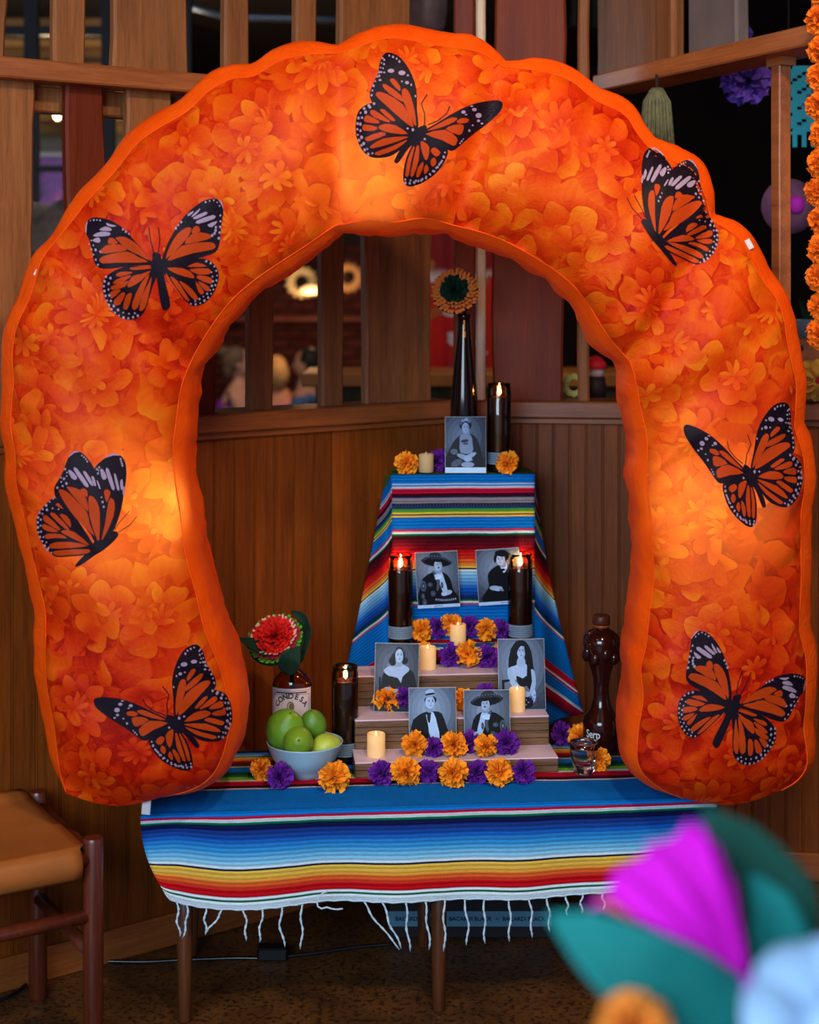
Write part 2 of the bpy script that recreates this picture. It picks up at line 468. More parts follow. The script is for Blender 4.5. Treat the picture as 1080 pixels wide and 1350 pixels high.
wf = MB().box(-4.5, -1.45, 9.9, 10.0, 0.0, 3.2).build('wall_far_window', mat('tan_plaster', S(150, 110, 66), 0.8, var=.2, vscale=4)); tag(wf, kind='structure')
def wtrim(name, m, rect, d, th):
    mb = MB(); bar(mb, *rect, d, th); o = mb.build(name, m, wf); return o
for y0 in (52, 84, 150, 118): wtrim('ceiling_beam', mat('tan_beam', S(196, 142, 78), 0.7), (-60, 200, y0, y0 + 9), 9.75, 0.15)  # beams in their own tan
wtrim('olive_panel', mat('olive_panel', S(96, 86, 50), 0.8), (-60, 200, 175, 200), 9.82, 0.08)
wtrim('pale_trim', mat('pale_trim', S(190, 195, 205), 0.6), (-60, 200, 201, 206), 9.8, 0.1)
def poster_mat():
    m = bpy.data.materials.new('purple_poster_print'); t = NT(m); c = t.coord()
    n = t.noise(c, 9, 4, 0.7)[0]
    col = t.ramp(n, [(0.35, S(70, 26, 120)), (0.5, S(128, 50, 176)), (0.62, S(136, 58, 182)), (0.68, S(210, 90, 190))])
    t.link(col, t.b.inputs['Base Color']); return m
bgthing('poster', 'purple poster with pink scribbles behind the dark window frame', 'poster', poster_mat(), (46, 97, 207, 281), 9.86, 0.03)
o = bgthing('shop_counter', 'orange and white counter front under the purple poster', 'counter', mat('orange_counter', S(196, 92, 44), 0.6), (46, 110, 282, 292), 9.3, 0.3)
mb = MB(); bar(mb, 46, 110, 292, 312, 9.3, 0.3); mb.build('white_front', mat('pale_counter', S(170, 200, 205), 0.6), o)
mb = MB(); a_ = P(46, 312, 9.32); mb.box(a_.x, P(110, 312, 9.32).x, 9.32, 9.58, 0.0, a_.z); mb.build('lower_front', mat('counter_red', S(120, 24, 24), 0.6), o)
# small round bulb far behind the left window
bl = empty('pendant_bulb', P(76, 150, 8.8), 'small glowing pendant bulb seen through the left window', 'lamp')
MB().ellipsoid((0, 0, 0), (0.022, 0.022, 0.034), 14, 10).build('bulb', mat('bulb_glow', (1, .8, .5, 1), .5, emit=(1, .72, .38, 1), estr=14), bl, smooth=True)
MB().tube([(0, 0, 0.03), (0, 0, 3.2 - bl.location.z)], 0.006, 6).build('cord', DKF, bl)
point('bulb_light', P(76, 150, 8.7), 26, (1, .72, .42), 0.03)
hatg = MB().lathe([(0.0, 0.0), (0.24, 0.0), (0.25, 0.012), (0.14, 0.03), (0.12, 0.12), (0.09, 0.16), (0.0, 0.17)], 28, Matrix.Rotation(R(35), 4, 'Y') @ Matrix.Rotation(R(20), 4, 'X'))
hg = hatg.build('straw_hat', mat('grey_felt', S(112, 92, 84), 0.9, var=.2), smooth=True, loc=P(84, 318, 6.6)); tag(hg, 'grey brown wide hat hanging near the purple poster', 'hat')
MB().tube([(0, 0, 0.1), (0, 0, 3.2 - hg.location.z)], 0.004, 6).build('hanging_cord', DKF, hg)
pp = MB().tube([P(236, 4, 8.2), P(300, 22, 8.2), P(400, 24, 8.2), P(520, 30, 8.2)], 0.02, 10).build('ceiling_pipe', mat('pipe_metal', S(120, 122, 128), 0.4, 0.6), smooth=True); tag(pp, 'pale metal pipe under the dark ceiling', 'pipe')
MB().box(-0.02, 0.02, -0.02, 0.02, 0, 3.2 - P(300, 22, 8.2).z).build('bracket', DKF, pp, loc=P(300, 22, 8.2))

# lamp and sunflower ornaments on the brick wall
lp = empty('wall_lamp', P(410, 386, 11.5), 'warm glowing lamp on the brick wall between sunflower ornaments', 'lamp')
MB().lathe([(0.02, -0.012), (0.085, 0.0), (0.075, 0.028), (0.04, 0.05), (0.0, 0.055)], 20).build('lamp_shade', mat('lamp_glow', (1, .75, .4, 1), .5, emit=(1, .50, .18, 1), estr=1.8), lp, smooth=True)
MB().box(-0.012, 0.012, 0.0, 0.70, -0.03, -0.015).build('bracket', DKF, lp)
point('lamp_light', P(410, 400, 11.3), 11, (1, .55, .25), 0.05)
def sunflower(px, py, d, r, label, facecol, n=14):
    e = empty('sunflower_ornament', P(px, py, d), label, 'ornament', 'sunflower ornaments on the brick wall')
    for k in range(n):
        a = 2 * math.pi * k / n
        M = Matrix.Rotation(a, 4, 'Y')
        mb = MB(); mb.grid(lambda u, v: M @ Vector(((u - .5) * r * .36 * math.sin(math.pi * (0.15 + 0.8 * v)) , -0.02 * math.sin(v * 2.4), r * (0.35 + 0.65 * v))), 3, 4)
        mb.build('petal', facecol, e, smooth=True)
    MB().ellipsoid((0, 0, 0), (r * .42, .04, r * .42), 16, 8).build('flower_centre', mat('seed_brown', S(30, 16, 12), 0.9), e, smooth=True)
    MB().tube([(0, 0, 0), (0, 12.2 - d, 0)], 0.02, 6).build('peg', DKF, e)
sunflower(398, 372, 11.6, 0.12, 'cream petalled sunflower ornament left of the wall lamp', mat('cream_petal', S(176, 160, 120), .8))
sunflower(459, 366, 11.6, 0.115, 'tan petalled sunflower ornament right of the wall lamp', mat('tan_petal', S(170, 126, 80), .8))
sh = MB().box(-1.5, -0.35, 12.05, 12.2, 1.26, 1.30, bev=.004).build('wall_shelf', mat('shelf_wood', S(112, 50, 22), .5)); tag(sh, 'dark wooden shelf on the brick wall under the lamp', 'shelf')
bn = empty('dining_booth', (-0.35, 11.4, 0), 'brown wooden booth bench behind the seated diners', 'bench')
MB().box(-0.1, 1.1, 0.26, 0.34, 0, 0.80, bev=.01).build('backrest', W_CAP, bn)
MB().box(-0.1, 1.1, -0.30, 0.26, 0.38, 0.45, bev=.01).build('seat', W_CAP, bn)
MB().box(-0.1, 1.1, -0.20, 0.26, 0, 0.38).build('base', W_DARK, bn)

# hanging textile, counter and small things behind the wine bottle
def mural_mat():
    m = bpy.data.materials.new('painted_textile_print'); t = NT(m); c = t.coord()
    d = t.noise(c, 7, 2)[1]
    cc = t.mix(0.12, c, d)
    v = t.new('ShaderNodeTexVoronoi'); t.link(cc, v.inputs['Vector']); v.inputs['Scale'].default_value = 13
    h = t.sep(v.outputs['Color'])[0]
    pat = t.ramp(h, [(0.0, S(190, 18, 16)), (0.34, S(70, 60, 140)), (0.46, S(205, 190, 200)), (0.60, S(160, 84, 30)), (0.74, S(196, 20, 14)), (0.92, S(40, 96, 50))], 'CONSTANT')
    z = t.sep(c)[2]
    v2 = t.new('ShaderNodeTexVoronoi'); t.link(c, v2.inputs['Vector']); v2.inputs['Scale'].default_value = 12
    dots = t.ramp(v2.outputs['Distance'], [(0.2, S(150, 96, 36)), (0.28, S(128, 12, 22))])
    f = t.ramp(z, [(0.02, (0, 0, 0, 1)), (0.06, (1, 1, 1, 1))])
    t.link(t.mix(f, pat, dots), t.b.inputs['Base Color']); t.b.inputs['Roughness'].default_value = .85
    return m
mu = MB().grid(lambda u, v: Vector(((u - .5) * 0.62, 0.012 * math.sin(u * 40), -0.62 + v * 1.0)), 60, 4).build('hanging_textile', mural_mat(), smooth=True, loc=P(610, 372, 6.5)); tag(mu, 'red hanging textile with blue, white and yellow painted motifs', 'textile')
MB().tube([(-0.33, 0, 0.38), (0.33, 0, 0.38)], 0.012, 8).build('hanging_rod', W_DARK, mu)
MB().tube([(-0.28, 0, 0.38), (-0.28, 0, 3.2 - mu.location.z)], 0.004, 6).build('cord', DKF, mu)
MB().tube([(0.28, 0, 0.38), (0.28, 0, 3.2 - mu.location.z)], 0.004, 6).build('cord', DKF, mu)
ct = empty('serving_counter', (0.5, 6.0, 0), 'brown wooden serving counter behind the right screen', 'counter')
ctz = P(585, 492, 5.9).z
MB().box(-0.9, 0.9, -0.12, 0.32, ctz - 0.05, ctz, bev=.005).build('counter_top', mat('honey_wood', S(150, 92, 40), .4), ct)
MB().box(-0.85, 0.85, -0.06, 0.28, 0, ctz - 0.05).build('counter_base', mat('counter_green', S(70, 62, 36), .7), ct)

# small decorations behind the right screen
DK2 = mat('thin_cord', S(30, 24, 22), .8)
def hang(o, z0=0.0, y=0.0, x=0.0):
    MB().tube([(x, y, z0), (x, y, 3.2 - o.location.z)], 0.003, 6).build('hanging_cord', DK2, o)
so = empty('sombrero', P(962, -22, 5.35), 'large red sombrero brim hanging at the top of the photo', 'hat')
MB().lathe([(0.0, 0.02), (0.10, 0.02), (0.17, 0.0), (0.225, 0.035), (0.232, 0.04), (0.226, 0.028), (0.17, -0.012), (0.09, 0.0), (0.0, 0.0)], 40, Matrix.Rotation(R(14), 4, 'X') @ Matrix.Rotation(R(-5), 4, 'Y')).build('brim', mat('red_felt', S(176, 20, 14), .7, var=.25, vscale=14), so, smooth=True)
MB().lathe([(0.09, 0.01), (0.08, 0.10), (0.05, 0.16), (0.0, 0.175)], 28, Matrix.Rotation(R(14), 4, 'X')).build('crown', mat('red_felt', S(176, 20, 14)), so, smooth=True)
hang(so, 0.15)
def frill_ball(r, n, seed, wv=0.20, lo=.84, hi=1.06):
    """a pompom of crimped paper petals"""
    mb = MB(); rg = random.Random(seed)
    for i in range(n):
        z = 1 - 2 * (i + .5) / n; ph = i * 2.39996 + rg.uniform(-.2, .2)
        d = Vector((math.sqrt(1 - z * z) * math.cos(ph), math.sqrt(1 - z * z) * math.sin(ph), z))
        M = aim(d + Vector((rg.uniform(-.2, .2), rg.uniform(-.2, .2), rg.uniform(-.2, .2))), Vector((rg.uniform(-1, 1), rg.uniform(-1, 1), rg.uniform(-1, 1))))
        L = r * rg.uniform(lo, hi); W = r * rg.uniform(.32, .48); cup = rg.uniform(-.3, .3); p0 = rg.uniform(0, 6)
        def fn(u, v, M=M, L=L, W=W, cup=cup, p0=p0):
            a = (u - .5) * 2
            w_ = W * (0.25 + 0.75 * v)
            fr = 0.10 * L * math.sin(u * 9 + p0) * v
            return M @ Vector((a * w_, wv * r * v * math.sin(u * 12 + p0) * .6 + cup * r * a * a * v, L * (0.22 + 0.78 * v) - 0.10 * L * a * a * v + fr * .6))
        mb.grid(fn, 4, 2)
    return mb
tp = frill_ball(0.10, 60, 5).mesh('tissue_petals', mat('violet_tissue', S(92, 62, 170), .8, var=.3, vscale=20), fixn=False)
for (px, py, d, s, lb) in [(984, 106, 4.35, .7, 'violet tissue pompom hanging just under the right rail'), (962, 48, 4.8, .7, 'violet tissue pompom behind the grey slat above the right rail')]:
    e = inst('tissue_pompom', tp, None, P(px, py, d), (0.3, 0.4, px), s); tag(e, lb, 'decoration')
    c = MB().tube([P(px, py, d), Vector((P(px, py, d).x, d, 3.2))], 0.003, 6).build('hanging_cord', DK2); c.parent = e; c.matrix_parent_inverse = Matrix.LocRotScale(e.location, e.rotation_euler, e.scale).inverted()
# turquoise cut-paper banner with real holes and a fringe
pb = MB(); rg = random.Random(4)
nu_, nv_ = 16, 26
for j in range(nv_):
    for i in range(nu_):
        u, v = (i + .5) / nu_, (j + .5) / nv_
        hole = (j > 3 and ((i * 7 + j * 3) % 5 == 0 and rg.random() < .75)) or (j < 5 and i % 2 == 0 and j < 4) or (abs(math.hypot((u - .5) * 1.1, v - .55) - .24) < .03)
        if hole: continue
        x0, x1, z0, z1 = (i / nu_ - .5) * .21, ((i + 1) / nu_ - .5) * .21, j / nv_ * .23, (j + 1) / nv_ * .23
        pb.box(x0, x1, 0, 0.0012, z0, z1)
bo = pb.build('cut_paper_banner', mat('turquoise_paper', S(36, 150, 178), .7), weld=True, loc=P(1088, 194, 4.5)); tag(bo, 'turquoise cut paper banner hanging behind the right post', 'banner'); hang(bo, .23)
ph = empty('round_hat', P(1040, 272, 4.7), 'dusty purple round hat with magenta crown beside the right post', 'hat')
MB().lathe([(0.0, 0.0), (0.078, -0.004), (0.082, 0.004), (0.04, 0.012), (0.0, 0.012)], 32, Matrix.Rotation(R(90), 4, 'X')).build('brim', mat('dusty_purple', S(120, 78, 110), .8, var=.2), ph, smooth=True)
MB().ellipsoid((0.018, -0.02, 0.004), (0.024, 0.02, 0.027), 16, 10).build('crown', mat('magenta_felt', S(205, 40, 205), .7), ph, smooth=True)
hang(ph, 0.06)
la = MB().ellipsoid((0, 0, 0), (0.06, 0.06, 0.065), 18, 12).build('paper_lantern', mat('lilac_paper', S(120, 120, 180), .7), smooth=True, loc=P(1083, 140, 4.9)); tag(la, 'lilac paper lantern beside the turquoise banner', 'lantern'); hang(la, .06)
# green grey fringed tassel under the rail
tz = empty('fringe_tassel', P(866, 116, 4.02), 'grey green striped tassel hanging under the right rail behind the arch', 'tassel')
MB().lathe([(0.0, 0.0), (0.02, -0.006), (0.030, -0.03), (0.036, -0.08), (0.040, -0.14), (0.0, -0.145)], 24).build('tassel_head', mat('sage_wool', S(98, 98, 74), .9, var=.3, vscale=60), tz, smooth=True)
for k in range(22):
    a = 2 * math.pi * k / 22
    MB().tube([(0.012 * math.cos(a), .012 * math.sin(a), -.002), (.032 * math.cos(a), .032 * math.sin(a), -.035), (.042 * math.cos(a), .042 * math.sin(a), -.145)], 0.004, 5).build('tassel_strand', mat('sage_wool', S(98, 98, 74)), tz, smooth=True)
MB().tube([(0, 0, 0), (0, 0, R2B - tz.location.z)], 0.004, 6).build('hanging_loop', DK2, tz)
gj = MB().lathe([(0, -.10), (.035, -.095), (.058, -.06), (.066, -.01), (.062, .05), (.045, .10), (.02, .13), (0, .135)], 28).build('paper_gourd', mat('grey_papier_mache', S(104, 84, 88), .45, var=.3, vscale=18), smooth=True, loc=P(562, 8, 4.62)); tag(gj, 'grey rounded hanging gourd behind the slats at the top centre', 'decoration'); hang(gj, .13)
# dark green curtain high behind the corner
cu = MB().grid(lambda u, v: Vector(((u - .5) * .42, .02 * math.sin(u * 60), -1.0 + 1.0 * v)), 90, 3).build('curtain', mat('bottle_green_cloth', S(58, 56, 46), .9), smooth=True, loc=P(756, 0, 4.75) + Vector((0, 0, .93 - .01))); tag(cu, 'dark green curtain folds high behind the corner slats', 'curtain')
# wooden box with pot and felt flower on the right cap
def on_right(px, d_off=0.05): 
    s = wall_s(DR, px); p = CO + DR * s; return Vector((p.x, p.y + d_off, CAPZ))
bx = empty('wooden_box', on_right(1080, .065), 'small brown wooden box with a dark knot on the right wall cap', 'box', rz=math.atan2(DR.y, DR.x))
MB().box(-0.075, 0.12, -0.05, 0.06, 0, 0.168, bev=.004).build('box_body', W_RAIL, bx)
MB().lathe([(0, 0.0), (0.007, 0.0), (0.008, .003), (0, .004)], 14, Matrix.Translation((-.038, -.05, .142)) @ Matrix.Rotation(R(90), 4, 'X')).build('knot', mat('knothole_shade', S(20, 10, 6), .6), bx)  # dark disc stands in for the shade inside a round hole
pt = empty('plant_pot', on_right(1072, .065) + Vector((0, 0, .168)), 'tiny blue grey plant pot on the wooden box at right', 'pot')
MB().lathe([(.022, 0), (.027, .046), (.029, .05), (.025, .05), (.0, .04)], 20).build('pot_body', mat('pot_glaze', S(120, 140, 160), .35), pt, smooth=True)
for k in range(7):
    a = k * .9
    MB().grid(lambda u, v: Vector((math.cos(a) * (.005 + .018 * v) + (u - .5) * .008 * (1 - v), math.sin(a) * (.005 + .018 * v), .04 + .07 * v)), 1, 4).build('leaf', mat('dark_leaf', S(30, 54, 26), .6), pt, smooth=True)
ff = empty('felt_flower', on_right(1070, -.035) + Vector((0, 0, .062)), 'mustard yellow felt flower with curled petals on the right wall cap', 'flower')
FY = mat('mustard_felt', S(198, 150, 62), .9, var=.15, bump=.3)
for k in range(9):
    a = 2 * math.pi * k / 9 + .2; r0 = .024 if k % 2 else .034
    mb = MB(); M = Matrix.Rotation(a, 4, 'Y')
    mb.grid(lambda u, v: M @ Vector(((u - .5) * .045 * math.sin(.5 + 2.2 * v), -.012 - .018 * math.cos(v * 3) - .012 * (2 * u - 1) ** 2, r0 * .3 + v * .045)), 5, 6)
    mb.build('petal', FY, ff, smooth=True)
MB().ellipsoid((0, -.01, 0), (.018, .02, .018), 14, 8).build('flower_centre', mat('flower_red_centre', S(150, 20, 24), .8), ff, smooth=True)
# toys behind the right end of the screen
ty = empty('toy_figure', Vector((P(785, 500, 4.38).x, 4.38, CAPZ)), 'small red and white figure behind the right screen beside the yellow wreath', 'toy')
MB().lathe([(.0, 0), (.028, 0), (.03, .03), (.026, .055), (0, .06)], 18).build('figure_body', mat('toy_dark', S(40, 24, 30), .6), ty, smooth=True)
MB().ellipsoid((0, 0, .072), (.026, .024, .022), 16, 10).build('figure_head', mat('toy_white', S(190, 160, 160), .6), ty, smooth=True)
MB().lathe([(.034, .078), (.03, .095), (.015, .11), (0, .115)], 18).build('figure_cap', mat('toy_red', S(190, 26, 40), .6), ty, smooth=True)
wz = empty('yellow_wreath', Vector((P(757, 505, 4.36).x, 4.36, CAPZ + .034)), 'little yellow flower wreath standing behind the thin right slat', 'wreath')
for k in range(12):
    a = 2 * math.pi * k / 12
    MB().ellipsoid((.024 * math.cos(a), 0, .024 * math.sin(a)), (.010, .007, .010), 10, 6).build('blossom', mat('pale_yellow', S(190, 170, 90), .8), wz, smooth=True)
# ------------------------------------------------------------------ the inflatable marigold arch
def resample(pts, n):
    """Catmull-Rom through the traced points, then n+1 points evenly along it"""
    Q = [Vector((p[0], p[1])) for p in pts]; dense = []
    for i in range(len(Q) - 1):
        p0, p1, p2, p3 = Q[max(i - 1, 0)], Q[i], Q[i + 1], Q[min(i + 2, len(Q) - 1)]
        for k in range(8):
            t = k / 8
            dense.append(0.5 * ((2 * p1) + (p2 - p0) * t + (2 * p0 - 5 * p1 + 4 * p2 - p3) * t * t + (3 * p1 - p0 - 3 * p2 + p3) * t ** 3))
    dense.append(Q[-1])
    L = [0.0]
    for a, b_ in zip(dense, dense[1:]): L.append(L[-1] + (b_ - a).length)
    out = []; j = 0
    for k in range(n + 1):
        s = L[-1] * k / n
        while j < len(L) - 2 and L[j + 1] < s: j += 1
        f = (s - L[j]) / max(1e-9, L[j + 1] - L[j])
        out.append(dense[j].lerp(dense[j + 1], min(1, f)))
    return out
SEG = [  # (stations, outer edge of the printed panel, inner edge)
 (110, [(88,1046),(78,1012),(72,960),(62,905),(60,860),(60,810),(52,770),(42,730),(34,690),(22,640),(20,595),(14,560),(18,500),(16,470),(22,432),(40,390),(54,345),(70,322)],
       [(215,1050),(255,1040),(285,1015),(302,965),(303,930),(290,880),(270,830),(258,780),(245,730),(238,680),(232,640),(228,600),(232,560),(238,515),(246,490)]),
 (56, [(70,322),(100,285),(118,262),(155,222),(180,190),(210,168),(245,148),(275,120),(305,104),(335,100),(365,82),(402,72),(447,70)],
      [(246,490),(265,452),(300,402),(340,366),(400,326),(440,299),(452,296)]),
 (34, [(447,70),(482,58),(520,50),(580,60),(630,68),(665,88)],
      [(452,296),(480,291),(520,293),(560,288),(598,297)]),
 (56, [(665,88),(720,95),(755,108),(785,132),(822,150),(842,178),(858,196),(885,210),(912,224),(926,250),(938,290)],
      [(598,297),(640,308),(678,324),(731,356),(767,389),(800,440),(830,476)]),
 (110, [(938,290),(955,300),(978,318),(992,346),(1006,370),(1025,395),(1034,422),(1038,450),(1045,482),(1050,510),(1049,545),(1048,565),(1059,600),(1061,640),(1056,680),(1056,720),(1056,780),(1054,830),(1063,870),(1063,920),(1060,960),(1064,990),(1063,1012),(1050,1030),(1030,1042)],
       [(830,476),(838,500),(845,540),(853,580),(853,640),(858,680),(860,720),(862,760),(857,800),(852,850),(845,880),(848,920),(842,960),(840,1000),(850,1022),(872,1040),(900,1052)]),
]
OUTP, INNP, PIN = [], [], []
for n, a, b_ in SEG:
    ra, rb = resample(a, n), resample(b_, n)
    OUTP += ra[:-1]; INNP += rb[:-1]; PIN.append(len(OUTP))
OUTP.append(ra[-1]); INNP.append(rb[-1])
NS = len(OUTP) - 1
def front_d(px): return 3.29 + 0.06 * (px - 540) / 540
def APt(p, extra=0.0):
    """pixel outline -> point in the arch's own front plane"""
    q = P(p.x, p.y, front_d(p.x)); return q
PO = [APt(p) for p in OUTP]; PI_ = [APt(p) for p in INNP]
TH = 0.30
def pinch(i):
    a = 1.0
    for k in PIN[:-1]: a *= 1 - 0.55 * math.exp(-((i - k) / 4.0) ** 2)
    e = min(i, NS - i) / 8.0
    return a * (1 - math.exp(-e * e - 0.35 * e))
def pucker(i, t, k=1.0):
    """fine puckers running in from the seams"""
    L = i * 0.0105
    e = min(t, 1 - t)
    w1 = mnoise.noise((L * 16, t * 1.2, 3.3 * k)) * math.exp(-e * 6) * 0.018
    w2 = mnoise.noise((L * 34, t * 2.0, 7.3 * k)) * math.exp(-e * 7) * 0.011
    w3 = mnoise.noise((L * 9 + t * 3, t * 4, 1.3 * k)) * 0.008
    w4 = 0.0
    for kk, sl in ((PIN[0], 3), (PIN[3], -3)):        # creases fanning out from the two baffle seams
        q = (i - kk - 6 * math.sin(t * 3)) / 7.0
        w4 += 0.009 * math.sin(q * 3.2 + 2 * t) * math.exp(-q * q * 0.12)
    return w1 + w2 + w3 + w4
NTT = 36
def panel_pt(i, t):
    p = PO[i].lerp(PI_[i], t)
    if i < 14 or i > NS - 14:
        ee = i if i < 14 else NS - i
        p = p + Vector((0, 0, -0.022 * math.sin(math.pi * t) * math.exp(-(ee / 5.0) ** 2)))
    B = 0.075 * pinch(i) * (math.sin(math.pi * min(1, max(0, t)))) ** 0.62
    return p + Vector((0, -B + (pucker(i, t) if 0 < t < 1 else 0) * min(1.0, pinch(i) * 1.3), 0))

def petal_print():
    """marigold photo print: overlapping flower heads of rounded petals"""
    m = bpy.data.materials.new('marigold_print_fabric'); t = NT(m)
    c = t.coord()
    xz = t.sep(c); c2 = t.comb(xz[0], xz[2], 0.0)
    nz = t.noise(c2, 11, 2, 0.5)[1]
    c2 = t.vmath('ADD', c2, t.vmath('MULTIPLY', t.vmath('SUBTRACT', nz, (.5, .5, .5)).outputs[0], (.055, .055, 0)).outputs[0]).outputs[0]
    def layer(scale, rings, petals, off):
        cc = t.vmath('ADD', c2, (off, off * .7, 0)).outputs[0]
        v = t.new('ShaderNodeTexVoronoi', voronoi_dimensions='2D'); t.link(cc, v.inputs['Vector']); v.inputs['Scale'].default_value = scale
        rel = t.vmath('SUBTRACT', cc, v.outputs['Position']).outputs[0]
        rx, ry, _ = t.sep(rel)
        ang = t.math('MULTIPLY', t.math('ARCTAN2', ry, rx), petals / (2 * math.pi))
        r = t.math('MULTIPLY', t.vmath('LENGTH', rel).outputs[1], rings * scale)
        r = t.math('POWER', r, 0.8)
        ring0 = t.math('FLOOR', r)
        cell = t.sep(v.outputs['Color'])[0]
        a = t.math('ADD', ang, t.math('MULTIPLY', ring0, 0.47))
        fa = t.math('SUBTRACT', t.math('FRACT', a), 0.5)
        r2 = t.math('ADD', r, t.math('MULTIPLY', t.math('MULTIPLY', fa, fa), 1.9))
        ring = t.math('FLOOR', r2); fr = t.math('FRACT', r2)
        wn = t.new('ShaderNodeTexWhiteNoise', noise_dimensions='3D')
        t.link(t.comb(ring, t.math('FLOOR', a), cell), wn.inputs[0])
        val = t.math('ADD', t.math('MULTIPLY', wn.outputs[0], 0.40), t.math('MULTIPLY', fr, 0.34))
        edge = t.math('MULTIPLY', t.math('POWER', t.math('ABSOLUTE', fa), 2.0), -0.9)
        gap = t.math('MULTIPLY', t.math('LESS_THAN', fr, t.math('MULTIPLY', wn.outputs[0], .2)), -0.16)
        vein = t.math('MULTIPLY', t.math('SINE', t.math('MULTIPLY', fa, 34.0)), 0.025)
        return t.math('ADD', t.math('ADD', val, gap), t.math('ADD', edge, vein))
    l1 = layer(5.0, 6.6, 10, 0.0); l2 = layer(7.5, 4.4, 7, 3.7); l3 = layer(3.6, 8.6, 13, 8.1)
    f1 = t.ramp(t.noise(c2, 5.5, 2)[0], [(0.46, (0, 0, 0, 1)), (0.50, (1, 1, 1, 1))])
    f2 = t.ramp(t.noise(t.vmath('ADD', c2, (7, 3, 0)).outputs[0], 6.5, 2)[0], [(0.52, (0, 0, 0, 1)), (0.56, (1, 1, 1, 1))])
    v = t.mix(f2, t.mix(f1, l1, l2), l3)
    big = t.noise(c2, 3.2, 2)[0]
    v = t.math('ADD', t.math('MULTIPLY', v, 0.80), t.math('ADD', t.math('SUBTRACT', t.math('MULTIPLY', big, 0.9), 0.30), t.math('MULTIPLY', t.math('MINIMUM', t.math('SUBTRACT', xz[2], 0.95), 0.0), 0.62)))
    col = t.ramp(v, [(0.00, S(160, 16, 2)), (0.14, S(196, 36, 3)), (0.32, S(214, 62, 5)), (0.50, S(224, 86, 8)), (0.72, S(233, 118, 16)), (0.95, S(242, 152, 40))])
    fabric_out(t, col, 0.30)
    return m
def fabric_out(t, col, trans, bumpnoise=None):
    b = t.b
    t.val(b.inputs['Base Color'], col); b.inputs['Roughness'].default_value = 0.5; b.inputs['Specular IOR Level'].default_value = 0.12
    tl = t.new('ShaderNodeBsdfTranslucent'); t.link(t.mix(.45, col, (1.0, .50, .10, 1)) if not isinstance(col, tuple) else col, tl.inputs[0])
    ms = t.new('ShaderNodeMixShader'); ms.inputs[0].default_value = trans
    t.link(b.outputs[0], ms.inputs[1]); t.link(tl.outputs[0], ms.inputs[2]); t.link(ms.outputs[0], t.out.inputs[0])
    n = t.noise(t.coord(), 38, 3, 0.6, 1.2)[0]
    bp = t.bump(n, 0.32, 0.008)
def plain_fabric():
    m = bpy.data.materials.new('plain_orange_fabric'); t = NT(m)
    n = t.noise(t.coord(), 14, 3)[0]
    col = t.ramp(n, [(0.3, S(236, 76, 6)), (0.7, S(250, 92, 12))])
    fabric_out(t, col, 0.22)
    return m
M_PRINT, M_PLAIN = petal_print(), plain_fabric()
arch = empty('inflatable_arch', (0.0, 3.4, 0.47), 'big orange inflatable arch printed with marigolds and monarch butterflies', 'inflatable')
def to_arch(o):
    o.parent = arch; o.matrix_parent_inverse = Matrix.Translation(arch.location).inverted(); return o
pm = MB()
pm.grid(lambda u, v: panel_pt(int(round(v * NS)), u), NTT, NS)
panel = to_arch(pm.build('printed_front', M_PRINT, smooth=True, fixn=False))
BV = BVHTree.FromPolygons([Vector(v) for v in pm.v], pm.f)
# normals in the arch plane, pointing outwards from the tube
def outn(L, i, other):
    a, b_ = L[max(0, i - 3)], L[min(NS, i + 3)]
    tt = (b_ - a); n = Vector((-tt.z, 0, tt.x)).normalized()
    return n if n.dot(L[i] - other[i]) > 0 else -n
def side_panel(L, other, bul, seed):
    mb = MB(); NQ = 14
    ns = [outn(L, i, other) for i in range(NS + 1)]
    for _ in range(3): ns = [(ns[max(0, i - 1)] + ns[i] * 2 + ns[min(NS, i + 1)]).normalized() for i in range(NS + 1)]
    def fn(u, v):
        i = int(round(v * NS)); q = u
        amp = bul * (0.35 + 0.65 * pinch(i)) * math.sin(math.pi * q ** 0.62) ** 0.8 if 0 < q < 1 else 0
        wr = (mnoise.noise((i * .14, q * 1.2, seed)) * .010 + mnoise.noise((i * .42, q * 3.2, seed + 4)) * .0045) * math.sin(math.pi * q)
        p = L[i] + Vector((0, TH * q, 0))
        return p + ns[i] * (amp + wr)
    mb.grid(fn, NQ, NS)
    return mb
to_arch(side_panel(PO, PI_, 0.040, 1.1).build('outer_side', M_PLAIN, smooth=True, fixn=False))
to_arch(side_panel(PI_, PO, 0.026, 5.1).build('inner_side', M_PLAIN, smooth=True, fixn=False))
to_arch(MB().grid(lambda u, v: PO[int(round(v * NS))].lerp(PI_[int(round(v * NS))], u) + Vector((0, TH, 0)), 8, NS).build('back_panel', M_PLAIN, smooth=True, fixn=False))
for i in (0, NS):   # soft underside of each leg
    mb = MB()
    mb.grid(lambda u, v: (panel_pt(i, u) if v == 0 else PO[i].lerp(PI_[i], u) + Vector((0, TH * v, -0.022 * math.sin(math.pi * u) - 0.012 * math.sin(math.pi * u) * math.sin(math.pi * v)))), NTT, 8)
    to_arch(mb.build('leg_underside', M_PLAIN, smooth=True, fixn=False))
# piping along the printed edge
for L in (PO, PI_):
    to_arch(MB().tube([p + Vector((0, -0.001, 0)) for p in L], 0.0015, 6).build('seam_piping', M_PLAIN, smooth=True))
